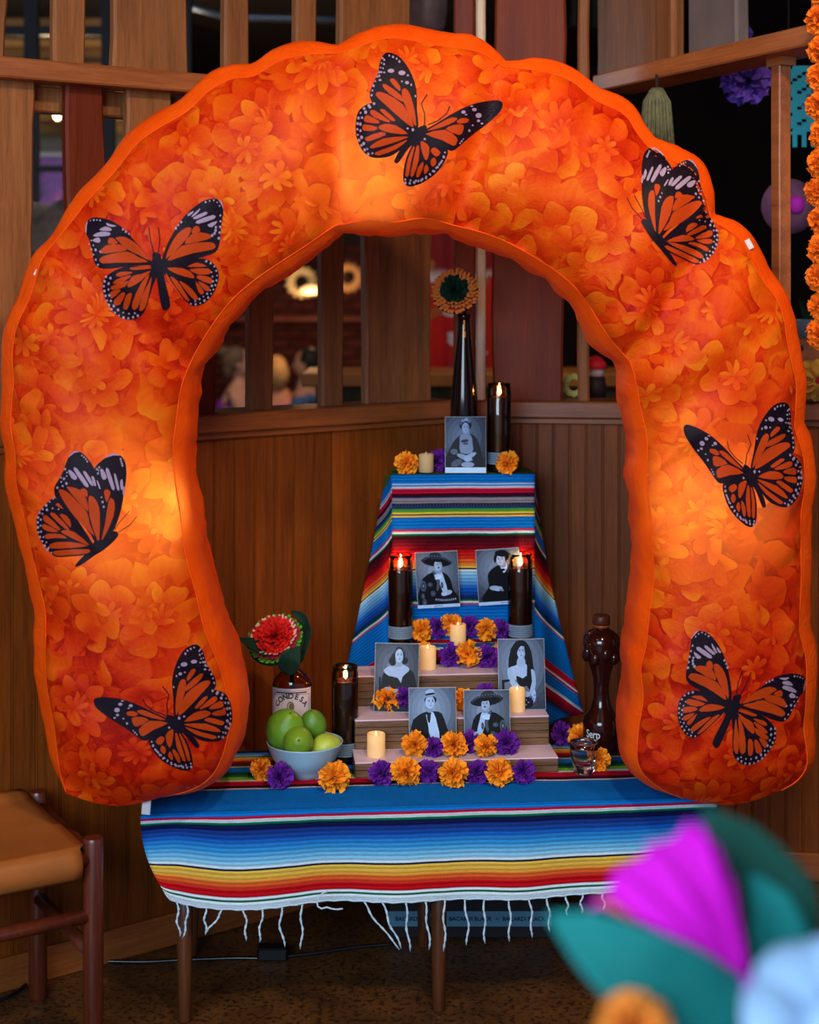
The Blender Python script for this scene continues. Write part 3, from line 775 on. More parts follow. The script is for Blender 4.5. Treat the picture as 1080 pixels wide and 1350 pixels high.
# lamps sewn inside
LED = mat('led_glow', (1, .85, .6, 1), .5, emit=(1, .82, .5, 1), estr=6)
for k, (px, py, pw, dep) in enumerate([(488, 226, 4.6, .075), (204, 660, 4.8, .075), (923, 655, 4.8, .075)]):
    q = P(px, py, front_d(px) + dep)
    to_arch(MB().ellipsoid(q, (.016, .016, .016), 10, 6).build('inner_lamp', LED, smooth=True))
    spot('arch_lamp_light', q + Vector((0, -.004, 0)), q + Vector((0, -1, 0)), pw, (1, .88, .64), 138, 0.02)
# white hanging tabs and label
TW = mat('white_webbing', S(200, 196, 200), .7)
def tab(px, py, w_, h_, rot, d):
    q = P(px, py, d)
    M = Matrix.Translation(q) @ Matrix.Rotation(rot, 4, 'Y')
    to_arch(MB().box(-w_/2, w_/2, -.002, .002, -h_/2, h_/2, M, bev=.001).build('hanging_tab', TW))
tab(51, 361, .018, .014, .5, front_d(51) + .005); tab(988, 322, .012, .022, -.5, front_d(988) + .005)
tab(193, 1063, .018, .034, .08, front_d(193) + .02); tab(965, 1045, .03, .010, .05, front_d(965) - .004)

# ---- butterflies: flat print laid on the panel, traced once per design
BLK = mat('butterfly_black_ink', S(30, 16, 34), .55); ORG = mat('butterfly_orange_ink', S(232, 78, 14), .55); WHT = mat('butterfly_lilac_ink', S(206, 176, 210), .55)
def ink(m):
    t = NT(m); b = t.b; lk = b.inputs['Base Color'].links[0].from_socket
    tl = t.new('ShaderNodeBsdfTransparent'); t.link(lk, tl.inputs[0])
    ms = t.new('ShaderNodeMixShader'); ms.inputs[0].default_value = .5
    t.link(b.outputs[0], ms.inputs[1]); t.link(tl.outputs[0], ms.inputs[2]); t.link(ms.outputs[0], t.out.inputs[0])
for m in (BLK, ORG, WHT): ink(m)
DA = dict(black=[
 [(512,490),(470,430),(400,350),(330,270),(250,215),(160,190),(100,195),(70,230),(68,290),(90,340),(110,420),(125,490),(160,530),(240,535),(350,520),(500,512),(540,520)],
 [(540,530),(440,520),(350,520),(270,545),(205,590),(180,650),(195,730),(235,800),(280,850),(340,880),(410,875),(460,835),(490,760),(520,660),(550,580)],
 [(580,500),(600,420),(640,330),(720,200),(800,120),(880,70),(950,62),(990,90),(1000,150),(985,250),(975,360),(950,420),(880,450),(760,485),(620,515)],
 [(590,520),(700,495),(800,470),(880,470),(940,510),(968,570),(960,640),(930,710),(870,770),(800,790),(750,760),(690,690),(640,620),(600,570)],
 [(520,430),(545,425),(575,440),(580,470),(608,490),(605,540),(600,590),(620,680),(638,760),(635,800),(610,818),(585,805),(570,740),(555,650),(545,590),(522,560),(505,500),(520,470)]],
 lines=[[(530,430),(508,350),(495,255)],[(560,425),(570,340),(560,255)]],
 orange=[[(270,325),(330,320),(400,360),(460,420),(500,480),(420,440),(340,400),(290,350)],[(225,330),(255,330),(285,365),(220,368)],[(200,380),(300,372),(345,412),(260,425),(165,432)],
 [(160,470),(220,440),(350,420),(420,455),(490,490),(360,495),(260,495),(180,500)],[(370,528),(480,520),(510,535),(390,545)],
 [(270,580),(300,558),(380,558),(370,570),(300,590)],[(250,630),(300,598),(370,580),(360,600),(290,640)],[(240,655),(340,620),(355,625),(330,660),(250,680)],[(350,650),(380,590),(450,570),(510,550),(440,620),(370,660)],
 [(240,740),(235,695),(290,675),(300,690)],[(262,780),(260,750),(310,700),(335,705),(300,780)],[(320,800),(340,720),(370,700),(380,720),(350,810)],[(385,810),(385,760),(440,640),(500,570),(470,660),(420,800)],[(430,820),(450,720),(490,640),(515,590),(500,690),(470,800)],
 [(610,470),(640,380),(690,300),(750,258),(785,265),(760,320),(700,390)],[(800,255),(830,248),(842,285),(785,297)],[(740,370),(780,305),(850,290),(920,310),(900,335)],[(620,480),(720,380),(900,355),(945,375),(930,405),(800,430),(700,460)],
 [(620,530),(720,532),(780,560),(805,600),(740,590),(660,560)],[(760,520),(820,495),(890,520),(780,525)],[(770,540),(900,535),(910,570),(830,575)],[(820,600),(840,580),(920,600),(915,640)],[(830,620),(905,660),(895,690),(860,670)],[(812,620),(868,690),(855,712),(830,690)],
 [(700,620),(745,640),(800,690),(830,740),(800,745),(750,690)],[(640,590),(690,620),(770,750),(740,740),(680,660)],[(612,565),(640,610),(700,700),(728,748),(680,690),(620,610)]],
 white=[[(205,225),(235,235),(275,245),(250,252),(215,245)],[(162,268),(200,250),(242,265),(232,280),(170,277)],[(122,305),(170,285),(228,290),(225,312),(130,318)],[(112,345),(150,322),(168,345),(150,360)],
 [(757,168),(797,143),(792,160),(765,180)],[(785,178),(842,126),(832,152),(795,184)],[(797,188),(880,150),(887,168),(815,200)],[(820,210),(930,172),(941,196),(830,232)],[(895,235),(960,213),(930,250),(905,252)],
 [(66,290),(66,240),(82,212),(74,245),(72,290)],[(965,66),(990,85),(1003,140),(992,110),(970,75)]],
 dots=[([(90,370),(120,440),(150,510)],4,7),([(105,345),(135,410),(165,420)],3,8),([(100,210),(130,205),(165,208)],3,6),([(320,270),(360,300)],2,8),([(205,590),(190,660),(215,760),(260,830),(340,872),(420,855)],13,8),([(235,600),(220,660),(240,760),(285,815),(345,840),(400,838)],9,8),
 ([(880,85),(940,72),(975,110)],4,6),([(980,175),(980,240),(970,330)],4,8),([(950,255),(945,290),(925,310)],3,8),([(715,220),(678,262)],2,8),([(885,485),(935,515),(957,575),(945,650),(900,730),(830,775),(780,775)],13,7),([(920,560),(930,620),(905,690),(850,735),(810,755)],8,7)])
DB = dict(black=[
 [(500,545),(495,420),(490,300),(455,200),(400,120),(340,88),(300,95),(275,140),(262,210),(230,280),(213,340),(235,390),(290,430),(380,500),(450,570)],
 [(245,385),(185,400),(145,440),(130,510),(135,590),(165,660),(205,700),(260,713),(340,700),(400,660),(450,610),(475,560),(380,490),(290,420)],
 [(530,555),(620,500),(720,440),(820,395),(920,373),(985,372),(1003,395),(985,440),(910,510),(830,570),(760,630),(710,668),(670,660),(600,625),(535,600)],
 [(500,590),(600,610),(675,660),(665,720),(620,790),(560,840),(490,875),(440,880),(415,850),(415,780),(435,700),(470,630)],
 [(525,520),(550,520),(552,545),(540,590),(510,620),(460,640),(420,690),(385,740),(365,742),(360,725),(390,670),(440,610),(460,570),(490,540)]],
 lines=[[(540,520),(540,450),(520,390),(555,335)],[(560,515),(620,490),(670,450),(690,405)]],
 orange=[[(335,245),(360,243),(395,290),(390,315),(345,270)],[(290,285),(310,275),(400,340),(410,380),(330,330)],[(250,340),(265,320),(320,335),(410,395),(460,480),(470,530),(400,480),(300,390)],[(405,310),(430,302),(455,340),(480,430),(490,520),(470,500),(415,380)],
 [(215,440),(240,428),(330,490),(320,500),(240,470)],[(275,430),(300,425),(365,485),(340,490)],[(180,480),(200,458),(265,490),(265,507),(190,500)],[(170,530),(185,512),(260,530),(240,550),(180,550)],[(265,530),(300,510),(370,520),(440,570),(350,565),(290,550)],[(190,590),(280,558),(310,575),(220,610),(195,610)],[(220,640),(300,595),(430,585),(430,595),(330,630),(230,655)],[(245,680),(340,645),(420,610),(435,610),(370,660),(270,697)],
 [(730,495),(760,475),(800,480),(795,500),(750,508)],[(555,550),(640,500),(700,472),(735,478),(710,500),(640,530)],[(665,540),(720,515),(770,518),(765,560),(740,575)],[(545,570),(660,545),(730,590),(730,620),(710,640),(640,605)],
 [(515,615),(540,620),(568,650),(560,710),(545,725),(525,680)],[(578,662),(600,650),(635,680),(610,705),(582,682)],[(580,720),(600,710),(610,740),(590,765),(575,745)],[(535,780),(550,750),(565,780),(540,810)],[(490,820),(500,770),(530,735),(530,770),(505,825)],[(455,815),(470,740),(490,650),(505,640),(505,720),(475,815)],[(425,815),(440,720),(470,650),(480,650),(458,740),(445,815)]],
 white=[],
 ell=[(340,195,20,12),(405,207,22,14),(435,265,12,10),(405,258,6,5),(440,222,7,6),(275,250,9,6),(300,205,7,5),(460,278,5,8),(485,345,5,7),(860,460,18,15),(835,425,14,10),(770,440,13,10),(785,455,7,4),(860,492,10,8),(825,518,6,5),(880,508,8,6),(805,550,7,8),(820,405,10,4),(470,545,8,10),(438,537,7,6),(540,600,7,7)],
 dots=[([(330,105),(370,120),(390,140)],3,7),([(290,120),(283,150),(275,190),(255,240),(235,290),(225,340)],8,6),([(300,130),(295,175),(270,225)],4,6),([(240,390),(185,415),(150,465),(140,540),(155,620),(205,690)],11,8),([(215,410),(165,480),(160,560),(185,640),(230,685)],8,8),
 ([(660,680),(645,725),(600,780),(540,830),(470,860),(425,860)],12,7),([(635,740),(590,800),(520,845),(450,845),(425,840)],8,6),([(770,600),(750,625)],2,5)])
DC = dict(black=[
 [(650,840),(640,700),(640,500),(600,260),(600,240),(640,190),(720,130),(780,118),(830,140),(862,200),(868,300),(850,440),(820,600),(770,740),(700,840)],
 [(605,860),(560,780),(480,690),(380,600),(300,520),(268,460),(265,400),(290,350),(340,260),(375,160),(430,95),(480,100),(540,150),(600,240),(650,360),(690,520),(690,600),(650,740),(640,850)],
 [(600,890),(480,700),(400,600),(300,510),(260,485),(200,530),(150,590),(115,660),(120,760),(150,840),(190,900),(240,955),(290,980),(400,975),(540,960),(585,920)],
 [(790,770),(800,800),(760,850),(680,920),(600,970),(500,1040),(450,1062),(440,1050),(480,1000),(560,920),(600,850),(700,800),(750,765)]],
 lines=[[(770,750),(810,690),(895,595)],[(800,775),(900,710),(955,640)]],
 orange=[[(300,430),(330,415),(390,450),(470,530),(540,610),(560,700),(600,800),(540,750),(440,650),(360,540)],[(370,400),(400,395),(480,420),(535,500),(545,600),(450,500)],[(480,425),(510,405),(540,430),(538,480)],[(550,490),(570,468),(610,500),(645,600),(640,840),(610,800),(560,640)],
 [(680,430),(710,415),(735,440),(715,500),(700,520)],[(720,510),(745,488),(770,530),(760,640),(700,780),(660,840),(690,700)],
 [(230,625),(270,615),(390,745),(350,740)],[(310,630),(350,625),(395,670),(400,735)],[(170,650),(200,632),(310,740),(290,750),(190,690)],[(160,720),(185,705),(300,765),(240,770),(180,750)],[(320,770),(350,755),(430,770),(560,880),(470,850),(370,800)],[(185,800),(220,785),(320,790),(370,825),(270,820),(200,830)],[(220,890),(260,860),(400,855),(550,885),(400,905),(250,910)],[(250,945),(300,925),(550,915),(540,950),(380,965),(290,970)],[(275,545),(300,530),(340,580)]],
 white=[[(380,255),(410,260),(455,310),(440,335),(405,315)],[(425,245),(455,240),(550,375),(535,395),(500,360)],[(505,270),(530,268),(590,365),(580,385),(550,350)],[(575,310),(595,310),(615,375),(600,385)],[(618,340),(630,345),(652,405),(640,405)],
 [(650,250),(670,245),(705,310),(680,335),(660,310)],[(695,255),(720,245),(770,400),(745,410)],[(765,295),(780,290),(810,410),(790,415)],[(815,350),(835,330),(840,400),(825,420)],[(838,400),(852,390),(850,460),(838,455)],
 [(380,150),(430,95),(480,98),(430,110)],[(690,150),(730,120),(790,115),(812,132),(760,130)]],
 dots=[([(495,130),(525,155),(540,180)],3,8),([(355,245),(375,290),(345,325)],3,9),([(320,315),(310,345),(370,370),(290,400)],4,9),([(620,245),(640,230),(630,280)],3,9),([(820,160),(835,215)],3,8),([(660,480),(678,560)],2,9),
 ([(255,490),(185,560),(135,620),(125,700),(135,790),(160,840),(195,905),(240,945)],13,10),([(300,580),(225,575),(165,620),(150,690),(155,780),(190,840),(215,905)],9,9)])
def design_to_px(crop, zoom): return lambda q: (crop[0] + q[0] / zoom, crop[1] + q[1] / zoom)
def affine(src, dst):
    """least-squares affine map between landmark pairs"""
    A = [[0.0] * 3 for _ in range(3)]; bx = [0.0] * 3; by = [0.0] * 3
    for (x, y), (X, Y) in zip(src, dst):
        r_ = (x, y, 1.0)
        for i in range(3):
            for j in range(3): A[i][j] += r_[i] * r_[j]
            bx[i] += r_[i] * X; by[i] += r_[i] * Y
    inv = Matrix(A).inverted(); cx = inv @ Vector(bx); cy = inv @ Vector(by)
    return lambda q: (cx[0] * q[0] + cx[1] * q[1] + cx[2], cy[0] * q[0] + cy[1] * q[1] + cy[2])
def smooth_poly(pts, n=3):
    Q = [Vector((p[0], p[1])) for p in pts]; out = []; N = len(Q)
    for i in range(N):
        p0, p1, p2, p3 = Q[i - 1], Q[i], Q[(i + 1) % N], Q[(i + 2) % N]
        for k in range(n):
            t = k / n
            out.append(0.5 * ((2 * p1) + (p2 - p0) * t + (2 * p0 - 5 * p1 + 4 * p2 - p3) * t * t + (3 * p1 - p0 - 3 * p2 + p3) * t ** 3))
    return [(p.x, p.y) for p in out]
def flat_patch(polys, maxlen):
    """triangulate 2-D polygons and cut long edges so that the print can follow a curved panel"""
    bm = bmesh.new()
    for pl in polys:
        vs3 = [Vector((x, y, 0)) for x, y in pl]
        tri = tessellate_polygon([vs3])
        bv = [bm.verts.new(v) for v in vs3]
        for t in tri:
            try: bm.faces.new([bv[i] for i in t])
            except ValueError: pass
    for _ in range(5):
        es = [e for e in bm.edges if e.calc_length() > maxlen]
        if not es: break
        bmesh.ops.subdivide_edges(bm, edges=es, cuts=1)
        bmesh.ops.triangulate(bm, faces=[f for f in bm.faces if len(f.verts) > 3])
    bm.verts.index_update()
    r_ = ([(v.co.x, v.co.y) for v in bm.verts], [tuple(v.index for v in f.verts) for f in bm.faces]); bm.free()
    return r_
def on_panel(px, py, lift):
    d = P(px, py, 1.0) - Vector((0, 0, CH)); o = Vector((0, 0, CH))
    hit = BV.ray_cast(o, d.normalized())
    if hit[0] is None:
        q = P(px, py, front_d(px)); return q + Vector((0, -lift, 0))
    return hit[0] - d.normalized() * lift
def butterfly(D, fn, label):
    mb = MB(); mb.cur = 0
    black = [smooth_poly(p) for p in D['black']]
    for ln in D['lines']:
        Lf, Rt = [], []
        for i, p in enumerate(ln):
            a, c = ln[max(0, i - 1)], ln[min(len(ln) - 1, i + 1)]
            t = Vector((c[0] - a[0], c[1] - a[1])).normalized() * 3.2
            Lf.append((p[0] - t.y, p[1] + t.x)); Rt.append((p[0] + t.y, p[1] - t.x))
        black.append(Lf + Rt[::-1])
    white = [smooth_poly(p, 2) for p in D['white']]
    for e in D.get('ell', []):
        white.append([(e[0] + e[2] * math.cos(k * math.pi / 5), e[1] + e[3] * math.sin(k * math.pi / 5)) for k in range(10)])
    rg = random.Random(3)
    for path, n, r_ in D['dots']:
        pts = resample(path, n)
        for p in pts:
            rr = r_ * rg.uniform(.7, 1.2)
            white.append([(p.x + rr * math.cos(k * math.pi / 3), p.y + rr * 1.2 * math.sin(k * math.pi / 3)) for k in range(6)])
    for li, (polys, lift, mi) in enumerate([(black, .0010, 0), ([smooth_poly(p, 2) for p in D['orange']], .0016, 1), (white, .0020, 2)]):
        mb.cur = mi
        for pl in polys:      # each patch lifted a hair so that overlapping wings never fight
            lift += 0.00004
            vs, fs = flat_patch([[fn(q) for q in pl]], 7.0)
            mb.add([on_panel(x, y, lift) for x, y in vs], fs)
    o = to_arch(mb.build('butterfly_print', [BLK, ORG, WHT], smooth=False, fixn=False))
    tag(o, label)
A1 = design_to_px((100, 250), 1080 / 210); B1 = design_to_px((440, 50), 4.5); C1 = design_to_px((30, 580), 1080 / 170)
def mapped(src, crop, zoom, dst):
    z = design_to_px(crop, zoom); return affine(src, [z(q) for q in dst])
butterfly(DA, A1, 'open winged butterfly print on the upper left of the arch')
butterfly(DA, mapped([(545,440),(605,810),(985,90),(75,210),(180,650),(968,570)], (870, 810), 5.4, [(570,600),(410,920),(270,105),(1020,480),(840,860),(105,660)]), 'open winged butterfly print at the foot of the right leg')
butterfly(DB, B1, 'tilted butterfly print on the crown of the arch')
butterfly(DB, mapped([(500,570),(320,90),(1000,390),(370,740),(130,530),(440,880)], (110, 840), 1080 / 210, [(640,610),(760,40),(65,430),(780,740),(998,510),(710,885)]), 'tilted butterfly print at the foot of the left leg')
butterfly(DB, mapped([(500,570),(320,90),(1000,390),(370,740),(130,530),(440,880)], (880, 520), 1080 / 190, [(650,630),(905,80),(105,225),(740,855),(970,620),(630,995)]), 'tilted butterfly print on the middle of the right leg')
butterfly(DC, C1, 'folded winged butterfly print on the middle of the left leg')
butterfly(DC, mapped([(790,780),(445,1055),(440,95),(770,118),(115,700)], (820, 180), 1066 / 150, [(215,770),(480,1215),(640,225),(320,125),(925,980)]), 'folded winged butterfly print on the upper right of the arch')
# ------------------------------------------------------------------ the altar table
A5 = R(5.2)
TO = Vector((-0.535, 3.336, 0)); EU = Vector((math.cos(A5), math.sin(A5), 0)); EW = Vector((-math.sin(A5), math.cos(A5), 0))
def T(u, w_, z): return TO + EU * u + EW * w_ + Vector((0, 0, z))
TM = Matrix.Translation(TO) @ Matrix.Rotation(A5, 4, 'Z')
TW_, TD, TZ = 1.185, 0.41, 0.45
W_TABLE = wood('table_walnut', S(52, 26, 12), S(96, 52, 26), 'Z', 1.4, 0.3, .5)
tb = empty('altar_table', TO, 'long low wooden table on round tapered legs under the striped blanket', 'table', rz=A5)
MB().box(0, TW_, 0, TD, TZ - 0.03, TZ, bev=.004).build('table_top', W_TABLE, tb)
MB().box(0.04, TW_ - 0.04, 0.04, 0.06, TZ - 0.09, TZ - 0.03).build('apron', W_TABLE, tb)
MB().box(0.04, TW_ - 0.04, TD - .06, TD - .04, TZ - 0.09, TZ - 0.03).build('apron', W_TABLE, tb)
legm = MB().lathe([(.0115, 0), (.0135, .004), (.0165, .16), (.018, TZ - .03)], 18).mesh('leg', W_TABLE, smooth=True)
for u in (0.062, 0.604, 1.13):
    for w_ in (0.035, TD - 0.045): inst('leg', legm, tb, (u, w_, 0))

# ---- striped blankets
NAVY, BLUE, MBLU, LBLU, WHI = S(14, 20, 66), S(8, 104, 192), S(18, 86, 180), S(120, 186, 224), S(196, 214, 226)
CRIM, MAR, DMAR, RED, GRN, LIME, YEL, TAN = S(168, 14, 52), S(84, 10, 26), S(36, 10, 16), S(178, 12, 24), S(8, 96, 66), S(120, 176, 40), S(214, 178, 66), S(190, 150, 84)
ORN = S(208, 92, 40); BLK_ = S(14, 14, 26); DGR = S(10, 58, 46); GREY = S(120, 118, 130)
def stripes_mat(name, bands):
    """bands: (width in metres, colour at start, colour at end) along the blanket's length"""
    m = bpy.data.materials.new(name); t = NT(m)
    uv = t.new('ShaderNodeUVMap').outputs[0]
    x, y, _ = t.sep(uv)
    wob = t.noise(t.comb(x, 0.0, 0.0), 9, 2)[0]
    y = t.math('ADD', y, t.math('MULTIPLY', t.math('SUBTRACT', wob, .5), .004))
    col = None; pos = 0.0; i = 0
    while i < len(bands):
        chunk = bands[i:i + 15]; L = sum(b_[0] for b_ in chunk); stops = []; p = 0.0
        for wd, a, b_ in chunk:
            e = min(.0004, wd * .2) / L
            stops += [(min(1, p / L + e), a), (min(1, (p + wd) / L - e), b_)]; p += wd
        f = t.math('DIVIDE', t.math('SUBTRACT', y, pos), L)
        c = t.ramp(f, stops)
        col = c if col is None else t.mix(t.math('GREATER_THAN', y, pos), col, c)
        pos += L; i += 15
    # ribs of the weave darken and lighten the yarns a little
    rib = t.math('SINE', t.math('MULTIPLY', y, 2 * math.pi / .0085))
    rr = t.math('ADD', t.math('MULTIPLY', rib, .24), .9)
    yn = t.noise(t.vmath('MULTIPLY', uv, (60, 420, 1)).outputs[0], 1.0, 2)[0]
    rr = t.math('MULTIPLY', rr, t.math('ADD', t.math('MULTIPLY', yn, .5), .75))
    col = t.mix(1.0, col, t.comb(rr, rr, rr), 'MULTIPLY')
    t.link(col, t.b.inputs['Base Color']); t.b.inputs['Roughness'].default_value = .95; t.b.inputs['Specular IOR Level'].default_value = .05
    wv = t.math('ADD', t.math('SINE', t.math('MULTIPLY', y, 2 * math.pi / .0031)), t.math('SINE', t.math('MULTIPLY', x, 2 * math.pi / .004)))
    t.bump(wv, .25, .0015)
    return m
# front blanket, listed from the fringe upwards over the edge to the back of the table
table_bands = [(.013, WHI, WHI), (.004, GRN, GRN), (.005, WHI, WHI), (.014, RED, RED), (.012, S(190, 40, 30), ORN), (.012, ORN, YEL), (.012, S(206, 160, 70), YEL), (.004, NAVY, NAVY), (.010, WHI, LBLU), (.022, LBLU, S(48, 140, 204)), (.022, S(48, 140, 204), MBLU),
               (.020, S(22, 74, 160), S(20, 40, 110)), (.010, NAVY, NAVY), (.005, GRN, GRN), (.006, WHI, WHI), (.005, CRIM, CRIM),
               (.150, BLUE, BLUE), (.004, S(150, 40, 90), S(214, 190, 200)), (.004, WHI, WHI), (.020, DMAR, MAR), (.030, CRIM, RED), (.010, S(190, 160, 170), WHI), (.022, LIME, LIME), (.022, S(40, 120, 60), DGR), (.020, DGR, S(16, 80, 110)), (.03, BLUE, BLUE), (.008, RED, WHI), (.008, GRN, GRN), (.03, DMAR, RED), (.03, ORN, YEL), (.006, BLK_, BLK_), (.03, LBLU, MBLU), (.08, NAVY, BLUE)]
DROP = 0.182; TCW = TW_ + 0.03
def table_cloth():
    LEN = DROP + 0.012 + TD + 0.01
    def fn(u, v):
        a = u * TCW - 0.015; s = v * LEN
        if s < DROP:       # hanging front with soft folds
            dz = DROP - s; f = dz / DROP
            sag = 0.012 * math.sin(u * math.pi * 1.1 + .2) * f + .006 * math.sin(u * 9 + 1) * f
            wav = (0.010 * math.sin(u * 13 + .8) + .007 * math.sin(u * 29 + 2) + .012 * mnoise.noise((u * 6, 1, 2))) * (f ** .7)
            sag -= .011 * math.exp(-((u - .05) / .055) ** 2) * min(1, f * 4)
            edge = max(0, 1 - u / .10) ** 2.2                # the free left corner curls inwards
            a2 = a + 0.055 * edge * f ** 2 - .012 * edge
            return T(a2, -0.012 - wav - 0.004 - .012 * f, TZ + .004 - dz * (1 - .10 * edge * f) - sag + .012 * f * edge)
        if s < DROP + 0.012:
            k = (s - DROP) / .012 * math.pi / 2
            return T(a - .012 * max(0, 1 - u / .045) * math.cos(k), -0.012 * math.cos(k) - .004 * math.cos(k), TZ + .004 + .002 * math.sin(k))
        w_ = s - DROP - .012
        lift = .0025 * mnoise.noise((u * 12, w_ * 12, 4)) + .0025
        return T(a, w_ - .0, TZ + .004 + lift * min(1, w_ / .03))
    mb = MB(); mb.grid(fn, 120, 90, lambda u, v: (u * TCW, v * LEN))
    return mb, fn
cb, cloth_fn = table_cloth()
tc = cb.build('striped_blanket', stripes_mat('table_serape', table_bands), smooth=True, fixn=False)
tag(tc, 'blue and rainbow striped woven blanket with white fringe draped over the low table', 'blanket')
so_ = tc.modifiers.new('thickness', 'SOLIDIFY'); so_.thickness = .0025; so_.offset = -1
YARN = mat('white_yarn', S(176, 200, 220), .9, var=.1, vscale=200)
rg = random.Random(8)
def fringe(px0, px1, py1, loop=0.0):
    # find u whose hem lies under px0
    u = 0.5
    lo, hi = 0.0, 1.0
    for _ in range(30):
        u = (lo + hi) / 2; q = cloth_fn(u, 0.0)
        if CX + q.x / q.y * F < px0: lo = u
        else: hi = u
    q = cloth_fn(u, 0.0); e = P(px1, py1, q.y)
    n = 9; pts = []
    for k in range(n + 1):
        f = k / n
        p = q.lerp(e, f) + Vector((.004 * math.sin(f * 7 + px0), -.002 + .003 * math.sin(f * 9 + px0 * .7), 0)) * math.sin(math.pi * f) + Vector((loop * math.sin(math.pi * f), 0, 0))
        pts.append(p)
    mb = MB()
    for s in (0, 1):      # two plied yarns
        mb.tube([p + Vector((.0013 * math.cos(i * 1.9 + s * math.pi), .0013 * math.sin(i * 1.9 + s * math.pi), 0)) for i, p in enumerate(pts)], [.0016] * (n - 1) + [.0013, .0008], 5)
    mb.build('fringe', YARN, tc, smooth=True)
for a, b_, c, l in [(233, 238, 1234, 0), (246, 241, 1236, .006), (272, 271, 1232, 0), (294, 272, 1230, 0), (320, 325, 1240, .003), (346, 343, 1242, 0), (372, 376, 1248, -.005), (399, 396, 1251, 0), (480, 527, 1252, -.004), (504, 529, 1250, 0), (535, 541, 1254, 0), (561, 566, 1252, .002), (587, 585, 1254, 0), (613, 615, 1246, .003), (639, 640, 1244, -.003), (671, 672, 1241, 0), (697, 702, 1236, .002), (721, 725, 1228, 0), (746, 748, 1207, 0), (768, 767, 1204, 0), (795, 796, 1200, 0), (822, 820, 1198, 0), (850, 851, 1194, 0), (878, 880, 1190, 0)]:
    fringe(a, b_, c, l)
hemk = MB()     # twisted edge and the stray loop of yarn
hemk.tube([cloth_fn(k / 90, 0.0) + Vector((0, -.002, .001 * math.sin(k * 2.1))) for k in range(91)], .002, 6)
hemk.build('hem_cord', YARN, tc, smooth=True)
q0 = P(424, 1186, 3.30)
MB().tube([P(a_, b_, 3.297 + .002 * math.sin(i_)) for i_, (a_, b_) in enumerate([(432, 1175), (426, 1177), (421, 1182), (418, 1189), (419, 1195), (424, 1198), (431, 1196), (437, 1198), (444, 1199), (452, 1198)])], .0018, 6).build('yarn_loop', YARN, tc, smooth=True)

# ---- bottle crate, pedestal and draped blanket of the tower
PX0, PX1, PF, PB, PTOP = -0.042, 0.305, 4.0, 4.13, 1.080
LF_, LZ = 3.93, 0.662
ck = empty('bottle_crate', (0.145, 3.80, 0), 'dark cardboard bottle crate with a pale blue lettered band under the table', 'crate')
MB().box(-0.195, 0.195, 0, 0.33, 0, 0.27, bev=.004).build('crate_body', mat('crate_dark', S(26, 22, 26), .7), ck)
MB().box(-0.196, 0.196, -.0015, 0.0, 0.030, 0.066).build('crate_band', mat('band_blue', S(70, 112, 136), .7), ck)
mb = MB()
for k, x in enumerate((-.128, .0, .128)):
    vs, fs = text_mesh('BACARDI BLACK', .0135, bold=.0004)
    mb.add([Vector((v.x + x, -.0022, v.z + v.y + .048)) for v in vs], fs)
    if k < 2: mb.box(x + .060, x + .068, -.0022, -.0018, .047, .049)
mb.build('crate_lettering', mat('crate_ink', S(20, 30, 44), .7), ck)
pd = empty('pedestal', (0.1315, 4.0, 0.27), 'tall box pedestal hidden under the striped cloth in the corner', 'pedestal')
MB().box(PX0 - .1315 + .004, PX1 - .1315 - .004, 0.004, PB - PF, 0, PTOP - .27 - .004).build('pedestal_box', W_DARK, pd)
MB().box(PX0 - .1315 + .004, PX1 - .1315 - .004, LF_ - PF + .004, 0.004, 0, LZ - .27 - .004).build('pedestal_ledge', W_DARK, pd)
tower_bands = [(.128, S(90, 110, 40), S(60, 90, 40)), (.030, BLUE, BLUE), (.003, WHI, WHI), (.004, BLUE, BLUE), (.005, WHI, WHI), (.012, CRIM, CRIM), (.007, MAR, DMAR), (.004, NAVY, NAVY), (.014, GREY, GREY), (.012, NAVY, S(20, 60, 130)), (.009, GRN, S(90, 150, 50)), (.006, LIME, YEL), (.003, NAVY, NAVY), (.005, YEL, TAN), (.030, BLUE, BLUE),
               (.005, CRIM, CRIM), (.006, WHI, WHI), (.005, GRN, GRN), (.022, DMAR, MAR), (.016, MAR, S(120, 10, 20)), (.022, RED, S(200, 40, 24)), (.012, ORN, ORN), (.010, S(216, 130, 50), YEL), (.004, BLK_, BLK_), (.012, WHI, LBLU), (.034, LBLU, MBLU), (.028, MBLU, NAVY), (.005, GRN, GRN), (.005, WHI, WHI), (.004, CRIM, CRIM),
               (.085, BLUE, BLUE), (.020, RED, CRIM), (.005, WHI, WHI), (.006, CRIM, CRIM), (.030, BLUE, BLUE), (.006, WHI, WHI), (.03, CRIM, MAR), (.02, NAVY, BLUE), (.14, BLUE, BLUE), (.006, CRIM, CRIM), (.006, WHI, WHI), (.006, GRN, GRN), (.05, NAVY, MBLU), (.06, MBLU, S(40, 120, 200)), (.1, LBLU, WHI)]
M_TOWER = stripes_mat('tower_serape', tower_bands)
